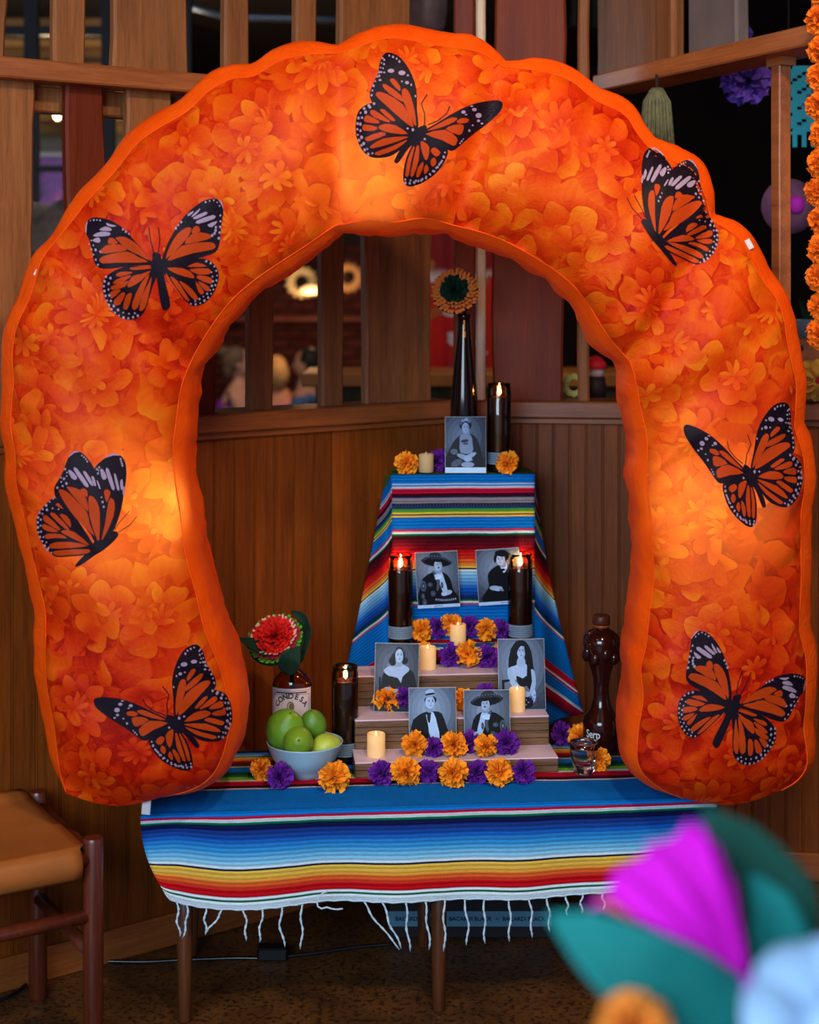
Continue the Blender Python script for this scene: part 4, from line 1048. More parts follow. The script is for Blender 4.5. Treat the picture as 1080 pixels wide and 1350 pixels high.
def runner():
    # along v: top (back to front), front face, ledge, ledge front; along u: the two draped sides and the middle
    SL = [(PB, PTOP), (PF - .004, PTOP), (PF - .010, PTOP - .006), (PF - .012, LZ + .012), (PF - .016, LZ + .003), (LF_ - .002, LZ + .001), (LF_ - .008, LZ - .006), (LF_ - .008, .50)]
    cum = [0]
    for a, b_ in zip(SL, SL[1:]): cum.append(cum[-1] + math.hypot(b_[0] - a[0], b_[1] - a[1]))
    LEN = cum[-1]
    def prof(s):
        for i in range(len(SL) - 1):
            if s <= cum[i + 1] + 1e-9:
                f = (s - cum[i]) / (cum[i + 1] - cum[i]); return (SL[i][0] + (SL[i + 1][0] - SL[i][0]) * f, SL[i][1] + (SL[i + 1][1] - SL[i][1]) * f)
        return SL[-1]
    def fn(u, v):
        s = v * LEN
        y, z = prof(s)
        W = PX1 - PX0
        x = PX0 - .006 + (W + .012) * u
        y -= .003 * mnoise.noise((u * 7, v * 9, 2)) + .002
        return Vector((x, y, z + .004))
    mb = MB(); mb.grid(fn, 50, 150, lambda u, v: (u * .36, v * LEN))
    # the free sides: hang from the top edge and flare outwards and backwards
    def sidefn(sg):
        def f2(u, v):
            zt = PTOP + .004
            dist = u                                   # 0 at the box edge, 1 at the free edge
            ztop = zt - .004 * u; zb = .462 if sg > 0 else .50
            h = v                                      # 0 top, 1 bottom
            flare = (.012 + .120 * h ** 1.1) if sg < 0 else (.012 + .125 * h ** 1.4)
            back = min(.10, .05 + .02 * h) if sg < 0 else .08
            zz = ztop + (zb - ztop) * h
            fold = .012 * math.sin(u * 7 + h * 4) * h
            x = (PX0 - .006 - flare * u ** 1.1) if sg < 0 else (PX1 + .006 + flare * u ** 1.1)
            y = PF - .012 + back * u + fold - (.07 * max(0, h - .55) / .45 * (1 - u))
            return Vector((x, y, zz))
        def uv2(u, v):
            h = v; zt = PTOP + .004; zb = .462 if sg > 0 else .50
            zz = zt + (zb - zt) * h
            return (.4 + u * .14, (PB - PF) + (PTOP - zz) * (1.0 if sg < 0 else .98) - (.085 * u * (.4 + h)) )
        return f2, uv2
    for sg in (-1, 1):
        f2, uv2 = sidefn(sg); mb.grid(f2, 20, 90, uv2)
    return mb
rn = runner().build('striped_cloth', M_TOWER, smooth=True, fixn=False)
tag(rn, 'multicoloured striped woven cloth draped over the tall corner pedestal', 'blanket')
so_ = rn.modifiers.new('thickness', 'SOLIDIFY'); so_.thickness = .002; so_.offset = 1
# woven key pattern in the grey band of the pedestal cloth
gk = MB(); zc = PTOP + .004 - .006 - .0685
for k in range(44):
    x = PX0 + .002 + k * .0078
    gk.box(x, x + .0045, PF - .0185, PF - .0175, zc - .004, zc + .004)
gk.build('key_band', mat('key_band_dark', S(44, 44, 60), .9), rn)

# ---- three stepped wooden boxes
W_BOX = wood('reclaimed_step_wood', S(58, 40, 30), S(128, 96, 70), 'X', 3.2, .6, .3)
M_STOP = mat('pale_step_top', S(208, 184, 204), .35, var=.12, vscale=9)  # separate pale lavender colour for the step tops
BOXES = []
for k, (u0, u1, w0, w1, z0, z1, lb) in enumerate([(.432, .893, .188, .45, .457, .492, 'lowest and widest wooden step box with pale top'), (.437, .889, .285, .50, .492, .560, 'middle wooden step box with pale top'), (.448, .892, .403, .500, .560, .632, 'top wooden step box with pale top below the striped cloth')]):
    e = empty('step_box', T((u0 + u1) / 2, w0, z0), lb, 'box', 'wooden step boxes of the altar', rz=A5)
    hw = (u1 - u0) / 2
    MB().box(-hw, hw, 0, w1 - w0, 0, z1 - z0 - .004, bev=.002).build('box_front', W_BOX, e)
    MB().box(-hw, hw, -.001, w1 - w0, z1 - z0 - .004, z1 - z0, bev=.0015).build('box_top', M_STOP, e)
    n = int((z1 - z0) / .017)
    for i in range(1, n): MB().box(-hw, hw, -.0006, .002, i * (z1 - z0) / n - .0006, i * (z1 - z0) / n + .0006).build('box_groove', mat('groove_dark', S(40, 26, 18), .8), e)
ZT, Z1, Z2, Z3, ZL, ZTOP = .457, .492, .560, .632, LZ + .007, PTOP + .007

PVT = Vector((0.1315, 4.05, 0)); ROT = Matrix.Translation(PVT) @ Matrix.Rotation(R(3.6), 4, 'Z') @ Matrix.Translation(-PVT)
rn.location = ROT.translation; rn.rotation_euler.z = R(3.6)       # the tower stands a little askew, like the table
pd.location = ROT @ pd.location; pd.rotation_euler.z = R(3.6)
# ------------------------------------------------------------------ things on the altar
def depth_on(py, z): return (CH - z) * F / (py - HY)
# ---- tall glass candles
M_JAR = glassy('amber_jar_glass', (0.93, 0.72, 0.50, 1), .04)
M_WAX = mat('dark_brown_wax', S(30, 12, 8), .35, spec=.5)
M_CLAB = mat('candle_label_paper', S(112, 136, 160), .7); M_CINK = mat('candle_label_ink', S(52, 66, 84), .8)
M_FLAME = mat('flame', (1, .7, .3, 1), .5, emit=(1, .62, .22, 1), estr=26); M_WICK = mat('wick', S(20, 14, 10), .9)
def candle(px, py, zs, label, hh=.222, dd=None, lean=0.0):
    r = .0305; d = (dd or depth_on(py, zs) + r)
    e = empty('glass_candle', Vector(((px - CX) * d / F, d, zs)), label, 'candle', 'tall dark candles in glass jars')
    wz = hh * .845
    MB().lathe([(r - .003, .0), (r, .006), (r, hh * .93), (r - .002, hh * .95), (r - .001, hh), (r - .0035, hh), (r - .0045, hh * .95), (r - .0035, hh * .93), (r - .0035, wz)], 36, cap=False).build('glass_jar', M_JAR, e, smooth=True)
    MB().lathe([(0, .002), (r - .0036, .002), (r - .0036, wz), (r - .007, wz - .002), (0, wz - .003)], 30).build('wax', M_WAX, e, smooth=True, auto=40)
    MB().lathe([(r - .0025, wz - .003), (r + .0006, wz - .002), (r + .0008, wz + .002), (r + .0006, wz + .005), (r - .0025, wz + .006)], 36, cap=False).build('glass_ring', glassy('jar_ring_glass', (.75, .62, .5, 1), .08), e, smooth=True)
    lb = MB(); lb.grid(lambda u, v: Vector(((r + .0006) * math.sin((u - .5) * 2.9), -(r + .0006) * math.cos((u - .5) * 2.9), .018 + .030 * v)), 20, 2)
    lo = lb.build('candle_label', M_CLAB, e, smooth=True)
    ln = MB()
    for k in range(5):
        ln.grid(lambda u, v: Vector(((r + .0009) * math.sin((u - .5) * 1.9), -(r + .0009) * math.cos((u - .5) * 1.9), .023 + k * .0047 + .0012 * v)), 12, 1)
    ln.build('label_print', M_CINK, lo, smooth=True)
    MB().tube([(0, 0, wz - .004), (.001, 0, wz + .004), (.002, 0, wz + .008)], .0012, 6).build('wick', M_WICK, e)
    MB().lathe([(.0005, wz + .003), (.0042, wz + .008), (.0050, wz + .013), (.0036, wz + .021), (.0016, wz + .029), (0, wz + .036)], 14, Matrix.Translation((lean, 0, 0)) @ Matrix.Shear('XY', 4, (lean * 20, 0)) if False else Matrix.Translation((.001, 0, 0))).build('flame', M_FLAME, e, smooth=True)
    p = e.location + Vector((0, -.0, wz + .018))
    point('candle_light', p, 1.0, (1, .55, .22), .006)
candle(528, 851, ZL, 'lit tall dark glass candle on the cloth ledge left of the hat portrait', dd=3.950)
candle(686, 847, ZL, 'lit tall dark glass candle on the cloth ledge right of the suit portrait', dd=3.968)
candle(658, 614, ZTOP, 'lit tall dark glass candle on the pedestal top beside the wine bottle', dd=4.055)
candle(455, 1009, ZT, 'lit tall dark glass candle on the table beside the fruit bowl')
# ---- small pillar candles
M_PIL = bpy.data.materials.new('warm_pillar_wax'); _t = NT(M_PIL); _t.b.inputs['Base Color'].default_value = S(240, 196, 134); _t.b.inputs['Roughness'].default_value = .5
_t.link(_t.ramp(_t.noise(_t.coord(), 25, 2)[0], [(.3, S(236, 188, 124)), (.7, S(244, 206, 150))]), _t.b.inputs['Base Color'])
_t.b.inputs['Emission Color'].default_value = (1, .56, .20, 1); _t.b.inputs['Emission Strength'].default_value = .22
M_TIP = mat('plastic_flame', (1, .8, .5, 1), .4, emit=(1, .7, .3, 1), estr=1.2)
def pillar(px, py, zs, rpx, hpx, label, dd=None, lit=True):
    d = dd or depth_on(py, zs) + .02
    r, h = rpx * d / F, hpx * d / F
    e = empty('pillar_candle', Vector(((px - CX) * d / F, d, zs)), label, 'candle', 'small cream pillar candles')
    MB().lathe([(r - .001, 0), (r, .001), (r, h - .002), (r - .0015, h), (r * .72, h - .002), (r * .5, h - .006), (0, h - .007)], 28).build('candle_body', M_PIL if lit else mat('unlit_pillar_wax', S(196, 168, 122), .6), e, smooth=True, auto=50)
    MB().lathe([(.0, h - .008), (.0028, h - .004), (.0025, h + .001), (.0, h + .006)], 10).build('flame_tip', M_TIP if lit else mat('unlit_tip', S(220, 190, 140), .5), e, smooth=True)
pillar(562, 627, ZTOP, 10, 24, 'unlit cream pillar candle on the pedestal top', 4.02, False)
pillar(604, 850, ZL, 10.5, 27, 'glowing cream pillar candle in the middle of the cloth ledge', 3.948)
pillar(564, 884, Z3, 11, 29, 'glowing cream pillar candle on the top step')
pillar(682, 940, Z2, 10.5, 30, 'glowing cream pillar candle at the right of the middle step')
pillar(496, 1000, Z1, 12, 30, 'glowing cream pillar candle at the left of the lowest step')

# ---- crimped paper marigolds
OM = mat('orange_crepe', S(252, 152, 30), .75, var=.16, vscale=90); PMt = mat('purple_crepe', S(104, 30, 150), .75, var=.28, vscale=90)
OME = [frill_ball(1.0, 64, k + 20, .20, .74, 1.14).mesh('marigold_petals', OM, fixn=False) for k in range(4)]
PME = [frill_ball(1.0, 64, k + 40, .20, .74, 1.14).mesh('marigold_petals', PMt, fixn=False) for k in range(4)]
FI = [0]
def flower(px, py, rpx, zs, col, label, d=None, group=None, squash=1.0):
    k = FI[0]; FI[0] += 1
    if d is None:
        d = 3.7
        for _ in range(8):
            r = rpx * d / F; d = (CH - (zs + .86 * r)) * F / (py - HY)
    r = rpx * 1.1 * d / F; q = P(px, py, d)
    z = max(q.z, zs + r * .80) if zs is not None else q.z
    me = (OME if col == 'o' else PME)[k % 4]
    rg = random.Random(k)
    e = inst('orange_marigold' if col == 'o' else 'purple_marigold', me, None, (q.x, q.y, z), (rg.uniform(0, 6), rg.uniform(0, 6), rg.uniform(0, 6)), r * .98)
    tag(e, label, 'flower', group)
g = 'paper marigolds on the altar'
flower(536, 617, 14, ZTOP, 'o', 'orange paper marigold at the left corner of the pedestal top', 4.01, g)
flower(577, 611, 14, ZTOP, 'p', 'purple paper marigold behind the unlit candle on the pedestal top', 4.055, g)
flower(669, 614, 14.5, ZTOP, 'o', 'orange paper marigold at the right corner of the pedestal top', 4.01, g)
for i, (x, y, r, c, lb) in enumerate([(556, 831, 13.5, 'o', 'orange paper marigold touching the left ledge candle'), (578, 827, 13, 'p', 'purple paper marigold second from left on the cloth ledge'), (595, 823, 14, 'o', 'orange paper marigold behind the ledge pillar candle'),
        (619, 826, 13, 'p', 'purple paper marigold right of the ledge pillar candle'), (641, 830, 13.5, 'o', 'orange paper marigold on the right half of the cloth ledge'), (661, 830, 13, 'p', 'purple paper marigold touching the right ledge candle')]):
    flower(x, y, r, ZL, c, lb, 3.962 + (.006 if i % 2 else 0), g)
for (x, y, r, c, lb, d) in [(514, 862, 12, 'o', 'orange paper marigold peeking over the curly hair portrait', 3.885), (558, 862, 14, 'o', 'orange paper marigold behind the top step pillar candle', 3.895), (595, 864, 14.5, 'p', 'purple paper marigold in the middle of the top step', 3.87),
        (617, 862, 16, 'o', 'orange paper marigold in the middle of the top step', 3.865), (643, 865, 14.5, 'p', 'purple paper marigold right of centre on the top step', 3.87), (662, 863, 14, 'o', 'orange paper marigold hidden behind the long hair portrait', 3.89)]:
    flower(x, y, r, Z3, c, lb, d, g)
for (x, y, r, c, lb, d) in [(511, 922, 17, 'o', 'orange paper marigold in front of the curly hair portrait', None), (535, 919, 14, 'p', 'purple paper marigold between the curly hair and bow tie portraits', 3.735), (612, 925, 15, 'o', 'orange paper marigold between the two lower portraits', 3.745), (640, 916, 14, 'p', 'purple paper marigold peeking over the embroidered hat portrait', 3.76), (703, 920, 14.5, 'p', 'purple paper marigold at the right end of the middle step', None)]:
    flower(x, y, r, Z2, c, lb, d, g)
for (x, y, r, c, lb) in [(548, 982, 16, 'o', 'leftmost orange paper marigold on the lowest step'), (572, 985, 13, 'p', 'leftmost purple paper marigold on the lowest step'), (598, 982, 16.5, 'o', 'middle orange paper marigold on the lowest step'), (620, 979, 14, 'p', 'middle purple paper marigold on the lowest step'), (641, 984, 14.5, 'o', 'rightmost orange paper marigold on the lowest step'), (668, 980, 15.5, 'p', 'rightmost purple paper marigold on the lowest step')]:
    flower(x, y, r, Z1, c, lb, None, g)
for (x, y, r, c, lb) in [(503, 1020, 16, 'p', 'leftmost purple paper marigold in the row before the steps'), (535, 1019, 18, 'o', 'leftmost orange paper marigold in the row before the steps'), (565, 1018, 15, 'p', 'second purple paper marigold in the row before the steps'), (597, 1020, 18, 'o', 'middle orange paper marigold in the row before the steps'), (629, 1018, 15, 'p', 'third purple paper marigold in the row before the steps'), (658, 1019, 17, 'o', 'rightmost orange paper marigold in the row before the steps'), (690, 1018, 15.5, 'p', 'rightmost purple paper marigold in the row before the steps'),
        (344, 1014, 14, 'o', 'small orange paper marigold left of the fruit bowl'), (369, 1024, 16.5, 'p', 'purple paper marigold against the left of the fruit bowl'), (441, 1025, 19, 'o', 'large orange paper marigold right of the fruit bowl'),
        (742, 968, 15, 'p', 'purple paper marigold right of the steps by the dark bottle'), (766, 972, 16, 'o', 'orange paper marigold behind the shot glass'), (790, 1002, 14, 'o', 'orange paper marigold right of the shot glass')]:
    flower(x, y, r, ZT, c, lb, None, g)

# ---- portrait cards: grey toned prints on real card
TON = {}
def tone(v):
    v = 128 + (v - 128) * 1.22
    v = int(round(v / 12.0) * 12); v = max(12, min(240, v))
    if v not in TON: TON[v] = mat('photo_grey_%d' % v, S(v * .76, v * .92, min(255, v * 1.12 + 4)), .35, spec=.12, var=.05, vscale=120)
    return TON[v]
def ell(cx, cy, rx, ry, tn, rot=0.0, n=18):
    c, s = math.cos(rot), math.sin(rot)
    return ([(cx + rx * math.cos(2 * math.pi * k / n) * c - ry * math.sin(2 * math.pi * k / n) * s, cy + rx * math.cos(2 * math.pi * k / n) * s + ry * math.sin(2 * math.pi * k / n) * c) for k in range(n)], tn)
def pol(pts, tn, sm=2): return (smooth_poly(pts, sm) if sm else list(pts), tn)
def face(cx, cy, rx, ry, sk, turn=0.0, mous=False, hairline=40):
    L = [ell(cx, cy, rx, ry, sk), ell(cx + rx * (.35 + turn), cy - ry * .1, rx * .55, ry * .8, sk - 20), ell(cx - rx * .1 + turn * rx, cy - ry * .15, rx * .72, ry * .8, sk)]
    for s in (-1, 1):
        L.append(ell(cx + s * rx * .38 + turn * rx, cy + ry * .12, rx * .17, ry * .07, 36, n=8))
        L.append(ell(cx + s * rx * .38 + turn * rx, cy + ry * .30, rx * .24, ry * .055, 50, s * -.15, n=8))
    L.append(ell(cx + turn * rx * 1.3, cy - ry * .14, rx * .12, ry * .16, sk - 30, n=8))
    if mous: L.append(ell(cx + turn * rx, cy - ry * .36, rx * .38, ry * .07, 36, n=8))
    L.append(ell(cx + turn * rx, cy - ry * .50, rx * .28, ry * .075, sk - 70, n=8))
    return L
BG = lambda b: [([(-.5, 0), (.5, 0), (.5, 1), (-.5, 1)], b - 48)] + [ell(-.08, .64, .80 - k * .11, .66 - k * .085, b - 36 + k * 12, n=30) for k in range(7)]
def portrait_updo():
    return BG(98) + [pol([(-.46, .10), (-.40, .42), (-.22, .62), (-.06, .70), (.14, .70), (.30, .58), (.40, .32), (.40, .10)], 48), pol([(-.12, .68), (.12, .68), (.17, .52), (.16, .36), (-.12, .36), (-.14, .55)], 150), ell(-.02, .57, .10, .03, 70, .1), ell(0.0, .52, .07, .02, 96),
        pol([(-.06, .74), (.08, .74), (.10, .66), (-.05, .65)], 150), ell(0, .86, .15, .11, 34)] + face(0, .80, .088, .095, 176, .1) + [ell(-.06, .93, .05, .03, 150), ell(.02, .95, .05, .03, 170), ell(.09, .92, .04, .03, 130), ell(-.11, .88, .03, .03, 110),
        ell(-.02, .28, .20, .045, 156, -.25), ell(.10, .30, .17, .042, 168, .35), ell(.06, .25, .09, .045, 176, .2), ell(-.28, .38, .09, .05, 110), ell(-.22, .18, .14, .06, 100, .3), ell(.05, .15, .16, .05, 160), ([(-.5, 0), (.5, 0), (.5, .10), (-.5, .10)], 216)]
def portrait_sombrero(mirror=1, strip=True):
    m = mirror
    q = lambda pts: [(x * m, y) for x, y in pts]
    L = BG(112) + [pol(q([(-.44, .02), (-.40, .44), (-.30, .56), (-.10, .64), (.16, .62), (.30, .50), (.36, .30), (.46, .18), (.40, .02)]), 34), pol(q([(-.06, .64), (.10, .64), (.16, .50), (.22, .30), (.12, .26), (.04, .44)]), 188),
         pol(q([(-.12, .66), (-.02, .62), (.06, .46), (.00, .30), (-.04, .34), (-.02, .46)]), 96), ell(.03 * m, .54, .09, .035, 214, .2 * m), ell(-.02 * m, .57, .05, .03, 200), pol(q([(-.03, .72), (.10, .72), (.10, .62), (-.04, .62)]), 150),
         ell(0, .83, .36, .10, 40, -.10 * m), ell(0, .845, .33, .085, 70, -.10 * m), ell(0, .815, .30, .07, 26, -.10 * m), ell(-.02 * m, .92, .15, .07, 62, -.1 * m)] + face(.03 * m, .755, .09, .10, 178, .15 * m, True) + [ell(.03 * m, .84, .13, .028, 26, -.1 * m)]
    for k in range(16):
        a = math.pi * (k + .5) / 16
        L.append(ell(.34 * math.cos(a), .845 + .075 * math.sin(a) - .034 * math.cos(a) * m, .012, .006, 150, n=6))
    for (x, y, rx, ry) in [(-.34, .40, .07, .10), (-.18, .42, .06, .04), (.10, .40, .03, .06), (-.36, .22, .04, .05), (-.33, .10, .05, .07), (-.12, .26, .06, .05)]:
        L += [ell(x * m, y, rx, ry, 96), ell(x * m, y, rx * .6, ry * .6, 60), ell(x * m, y, rx * .3, ry * .3, 130)]
    L += [ell(.20 * m, .26, .13, .045, 176, .12 * m), ell(.14 * m, .24, .07, .035, 190), ell(.24 * m, .13, .24, .06, 40, -.1 * m)]
    for k in range(11): L.append(ell((-.06 + k * .046) * m, .15 - .02 * math.sin(k * .3), .012, .022, 170, n=6))
    if strip: L += [([(-.5, 0), (.5, 0), (.5, .06), (-.5, .06)], 205), ([(-.12, .025), (.10, .025), (.10, .038), (-.12, .038)], 110)]
    return L
def portrait_suit():
    return BG(108) + [pol([(-.40, .06), (-.34, .22), (-.24, .34), (-.26, .52), (-.16, .64), (.04, .72), (.22, .72), (.44, .62), (.50, .50), (.5, .06)], 28), pol([(.04, .72), (.20, .74), (.20, .64), (.12, .56)], 200), ell(.10, .62, .06, .025, 18), pol([(.02, .76), (.16, .78), (.18, .68), (.06, .66)], 140),
        ell(.10, .87, .17, .11, 26)] + face(.07, .80, .10, .105, 184, -.1) + [ell(.09, .91, .15, .055, 24, -.15), ell(-.06, .82, .03, .07, 24),
        ell(-.10, .30, .13, .045, 170, -.1), ell(-.02, .285, .09, .04, 184, .1), ell(.04, .27, .06, .02, 150, -.4), ([(-.5, 0), (.5, 0), (.5, .06), (-.5, .06)], 205), ([(0, .025), (.28, .025), (.28, .038), (0, .038)], 110)]
def portrait_curly():
    L = BG(92) + [pol([(-.42, .0), (-.36, .30), (-.34, .48), (-.24, .60), (-.06, .50), (.12, .50), (.30, .62), (.42, .50), (.46, .24), (.40, .0)], 26), pol([(-.30, .60), (-.12, .68), (.06, .70), (.24, .66), (.28, .60), (.14, .52), (.10, .42), (.02, .50), (-.18, .52)], 178), pol([(-.08, .76), (.10, .76), (.12, .66), (-.10, .66)], 164)]
    rg_ = random.Random(2)
    for k in range(34):
        a = rg_.uniform(-.4, math.pi + .4); L.append(ell(.03 + .17 * math.cos(a) * rg_.uniform(.6, 1.05), .80 + .13 * math.sin(a) * rg_.uniform(.5, 1.05) - .05 * abs(math.cos(a)), .05, .045, rg_.choice([40, 52, 66, 84]), n=8))
    L += face(.05, .815, .09, .10, 190, .1)
    return L + [ell(.02, .30, .20, .035, 176, .05), ell(.22, .29, .16, .035, 184, -.2), ell(-.20, .32, .10, .04, 160), ([(-.40, .2), (-.36, .2), (-.36, .5), (-.40, .5)], 20)]
def portrait_bowtie():
    return BG(128) + [pol([(-.46, .02), (-.44, .42), (-.36, .52), (-.20, .60), (.04, .62), (.20, .58), (.30, .36), (.42, .14), (.36, .02)], 34), pol([(-.14, .62), (.02, .60), (.10, .40), (.14, .20), (-.04, .18), (-.10, .42)], 196), ell(-.10, .59, .075, .025, 24, -.1), pol([(-.12, .58), (-.04, .57), (-.06, .44), (-.10, .46)], 40), pol([(-.16, .70), (-.02, .68), (-.02, .60), (-.14, .62)], 150),
        ell(-.04, .80, .13, .07, 40)] + face(-.05, .765, .10, .105, 190, .15) + [ell(-.06, .87, .155, .028, 150, .12), ell(-.05, .92, .10, .055, 176, .12), ell(-.05, .895, .11, .018, 40, .12),
        pol([(-.40, .02), (-.10, .20), (.20, .18), (.40, .06), (.40, 0), (-.4, 0)], 28), ell(.10, .15, .14, .035, 176, .1), ell(.24, .18, .09, .045, 186, .5), ([(-.47, .05), (-.43, .05), (-.40, .38), (-.45, .38)], 20)]
def portrait_longhair():
    return BG(120) + [pol([(-.28, .60), (-.22, .86), (-.06, .97), (.10, .96), (.22, .82), (.26, .60), (.30, .40), (.20, .28), (.08, .36), (.06, .56), (-.10, .60)], 20), pol([(-.28, .58), (-.14, .62), (.0, .66), (.16, .60), (.12, .44), (-.10, .42), (-.22, .46)], 186), pol([(-.06, .74), (.06, .74), (.08, .62), (-.10, .62)], 176)] + face(.0, .815, .088, .105, 194, .05) + [
        pol([(-.12, .96), (.06, .97), (.10, .88), (.0, .90), (-.08, .82), (-.11, .74), (-.16, .80)], 20), pol([(.06, .92), (.16, .84), (.22, .60), (.30, .40), (.18, .26), (.10, .40), (.12, .60)], 20),
        pol([(-.12, .48), (.02, .44), (.12, .48), (.12, .34), (-.06, .34)], 30), pol([(-.30, .58), (-.20, .56), (-.14, .40), (.10, .26), (.24, .22), (.20, .16), (-.10, .24), (-.28, .42)], 184), pol([(.20, .56), (.28, .54), (.30, .36), (.24, .22), (.16, .24), (.22, .40)], 176), ell(.24, .18, .05, .10, 190, -.3), ell(-.14, .12, .30, .09, 66), ell(.12, .10, .12, .08, 30),
        ell(.09, .14, .012, .01, 170), ell(.13, .10, .014, .012, 170), ell(.08, .07, .012, .01, 170), ([(-.43, .05), (-.39, .05), (-.37, .42), (-.42, .42)], 24), ([(-.43, .38), (-.26, .40), (-.26, .43), (-.43, .42)], 24)]
M_EDGE = mat('card_white_edge', S(200, 206, 214), .5)
def card(layers, px, py, d, w_, h_, lean, roll, label, zs=None):
    q = P(px, py, d)
    if zs is not None: q.z = zs
    e = empty('portrait_card', q, label, 'photograph', 'black and white portrait cards')
    e.rotation_euler = (-lean, roll, 0)
    MB().box(-w_/2, w_/2, 0, .0014, 0, h_).build('card', M_EDGE, e)
    mats, order = [], {}
    mb = MB(); k = 0
    for pts, tn in layers:
        m = tone(tn)
        if m.name not in order: order[m.name] = len(mats); mats.append(m)
        mb.cur = order[m.name]; k += 1
        vs3 = [Vector((max(-.494, min(.494, x)) * w_, -.0004 - k * .00003, max(.005, min(.995, y)) * h_)) for x, y in pts]
        mb.add(vs3, [tuple(t) for t in tessellate_polygon([[Vector((v.x, v.z, 0)) for v in vs3]])])
    mb.build('photo_print', mats, e, fixn=False)
card(portrait_updo(), 614, 627, 3.998, .103, .141, R(4), 0, 'portrait card of a seated woman with flowers in her hair on the pedestal top', ZTOP)
card(portrait_sombrero(), 579, 801, 3.967, .106, .139, R(1), R(-3.2), 'portrait card of a man in a wide embroidered hat pinned on the striped cloth')
card(portrait_suit(), 660, 797, 3.977, .108, .139, R(1), R(-3.6), 'portrait card of a dark haired man in a black suit pinned on the striped cloth')
card(portrait_curly(), 522, 943, 3.725, .104, .158, R(19), R(1.2), 'portrait card of a curly haired woman in a dark dress on the middle step', Z2 + .001)
card(portrait_longhair(), 689, 936, 3.745, .110, .163, R(12), R(-.6), 'portrait card of a woman with long black hair on the middle step', Z2 + .001)
card(portrait_bowtie(), 571, 986, 3.652, .109, .140, R(11), R(-.6), 'portrait card of a man in a hat and loose bow tie on the lowest step', Z1 + .001)
card(portrait_sombrero(-1, False), 643, 986, 3.655, .106, .134, R(11), R(-.5), 'portrait card of a mariachi man in a wide hat on the lowest step', Z1 + .001)

# ---- bowl of limes
d = depth_on(1028, ZT) + .036; bwl = Vector(((402 - CX) * d / F, d, ZT))
bo_ = empty('ceramic_bowl', bwl, 'pale blue ceramic bowl of green fruit on the left of the table', 'bowl')
MB().lathe([(0.0, .004), (.034, .004), (.036, 0), (.040, .0), (.041, .006), (.060, .022), (.076, .046), (.085, .073), (.0865, .076), (.084, .0765), (.073, .048), (.056, .024), (.03, .012), (0, .011)], 48).build('bowl_body', mat('blue_glaze', S(150, 184, 204), .22, coat=.4), bo_, smooth=True)
LM = []
def fruit(px, py, r, sc, rot, m, label, dd):
    q = P(px, py, d + dd)
    mb = MB()
    mb.ellipsoid((0, 0, 0), (r, r, r * sc), 26, 18, None, lambda v: 1 + (.10 * max(0, abs(v.z) - .88) / .12 if abs(v.z) > .88 else 0) + .012 * mnoise.noise(v * 2.5))
    e = empty('lime', q, label, 'fruit', 'green fruit in the blue bowl'); e.rotation_euler = rot
    mb.build('peel', m, e, smooth=True)
    MB().lathe([(.0, r * sc * 1.02), (.0035, r * sc * 1.06), (.003, r * sc * 1.10), (0, r * sc * 1.1)], 8).build('stem_nub', mat('stem_brown', S(92, 84, 30), .8), e)
def limem(n, a, b_): 
    m = mat(n, a, .3, spec=.5, var=.22, vscale=16, bump=.25, bscale=420); return m
fruit(376, 962, .044, 1.10, (.5, .3, 0), limem('lime_green', S(106, 158, 40), 0), 'largest lime heaped at the left of the bowl', .005)
fruit(413, 956, .031, 1.18, (.3, -.3, .5), limem('lime_dark', S(84, 130, 36), 0), 'dark lime at the back right of the bowl', .035)
fruit(393, 978, .034, 1.06, (1.2, .3, 0), limem('lime_olive', S(112, 150, 38), 0), 'round lime at the front of the bowl', -.038)
fruit(429, 985, .030, 1.12, (.2, 1.2, .3), limem('lime_yellow', S(168, 184, 62), 0), 'yellow green lime at the right of the bowl', -.005)

# ---- bottles
def at_table(px, d_): return Vector(((px - CX) * d_ / F, d_, ZT))
cn = empty('gin_bottle', at_table(385, 3.722), 'amber glass bottle with a white CONDESA label holding a red flower', 'bottle')
rb = .046; cn.scale = (1, .68, 1)
M_AMB = glassy('amber_bottle_glass', (.84, .56, .30, 1), .03)
MB().lathe([(0, .0), (rb - .004, .0), (rb, .006), (rb, .172), (rb - .004, .182), (rb * .62, .198), (.017, .207), (.0145, .212), (.0145, .226), (.018, .228), (.018, .238), (.0145, .239), (.0145, .215)], 40, cap=False).build('bottle_glass', M_AMB, cn, smooth=True)
MB().lathe([(0, .004), (rb - .005, .004), (rb - .005, .155), (0, .155)], 30).build('gin', mat('amber_liquid', S(110, 54, 18), .15, spec=.5), cn, smooth=True, auto=40)
def onlab(a, z, lift, r=rb): return Vector(((r + lift) * math.sin(a / r), -(r + lift) * math.cos(a / r), z))
lb_ = MB().grid(lambda u, v: onlab((u - .5) * .118, .03 + .137 * v, .0006), 24, 2).build('bottle_label', mat('label_cream', S(206, 190, 196), .6), cn, smooth=True)
M_LINK = mat('label_dark_ink', S(64, 50, 48), .7)
mb = MB()
arcR, arcC = .040, .110
for k, ch in enumerate('CONDESA'):
    an = R(-58 + k * 116 / 6)
    vs, fs = text_mesh(ch, .0175, bold=.0006)
    c, s = math.cos(-an), math.sin(-an)
    mb.add([onlab(arcR * math.sin(an) + (v.x * c - v.y * s), arcC + arcR * math.cos(an) + (v.x * s + v.y * c), .0011) for v in vs], fs)
for (z0, z1, a0, a1) in [(.1615, .1622, -.052, .052), (.1560, .1590, -.040, .040), (.1530, .1537, -.046, .046), (.06, .155, -.0505, -.050), (.06, .155, .050, .0505), (.06, .155, -.0475, -.0470), (.06, .155, .0470, .0475)]:
    mb.grid(lambda u, v: onlab(a0 + (a1 - a0) * u, z0 + (z1 - z0) * v, .0010), 14, 1)
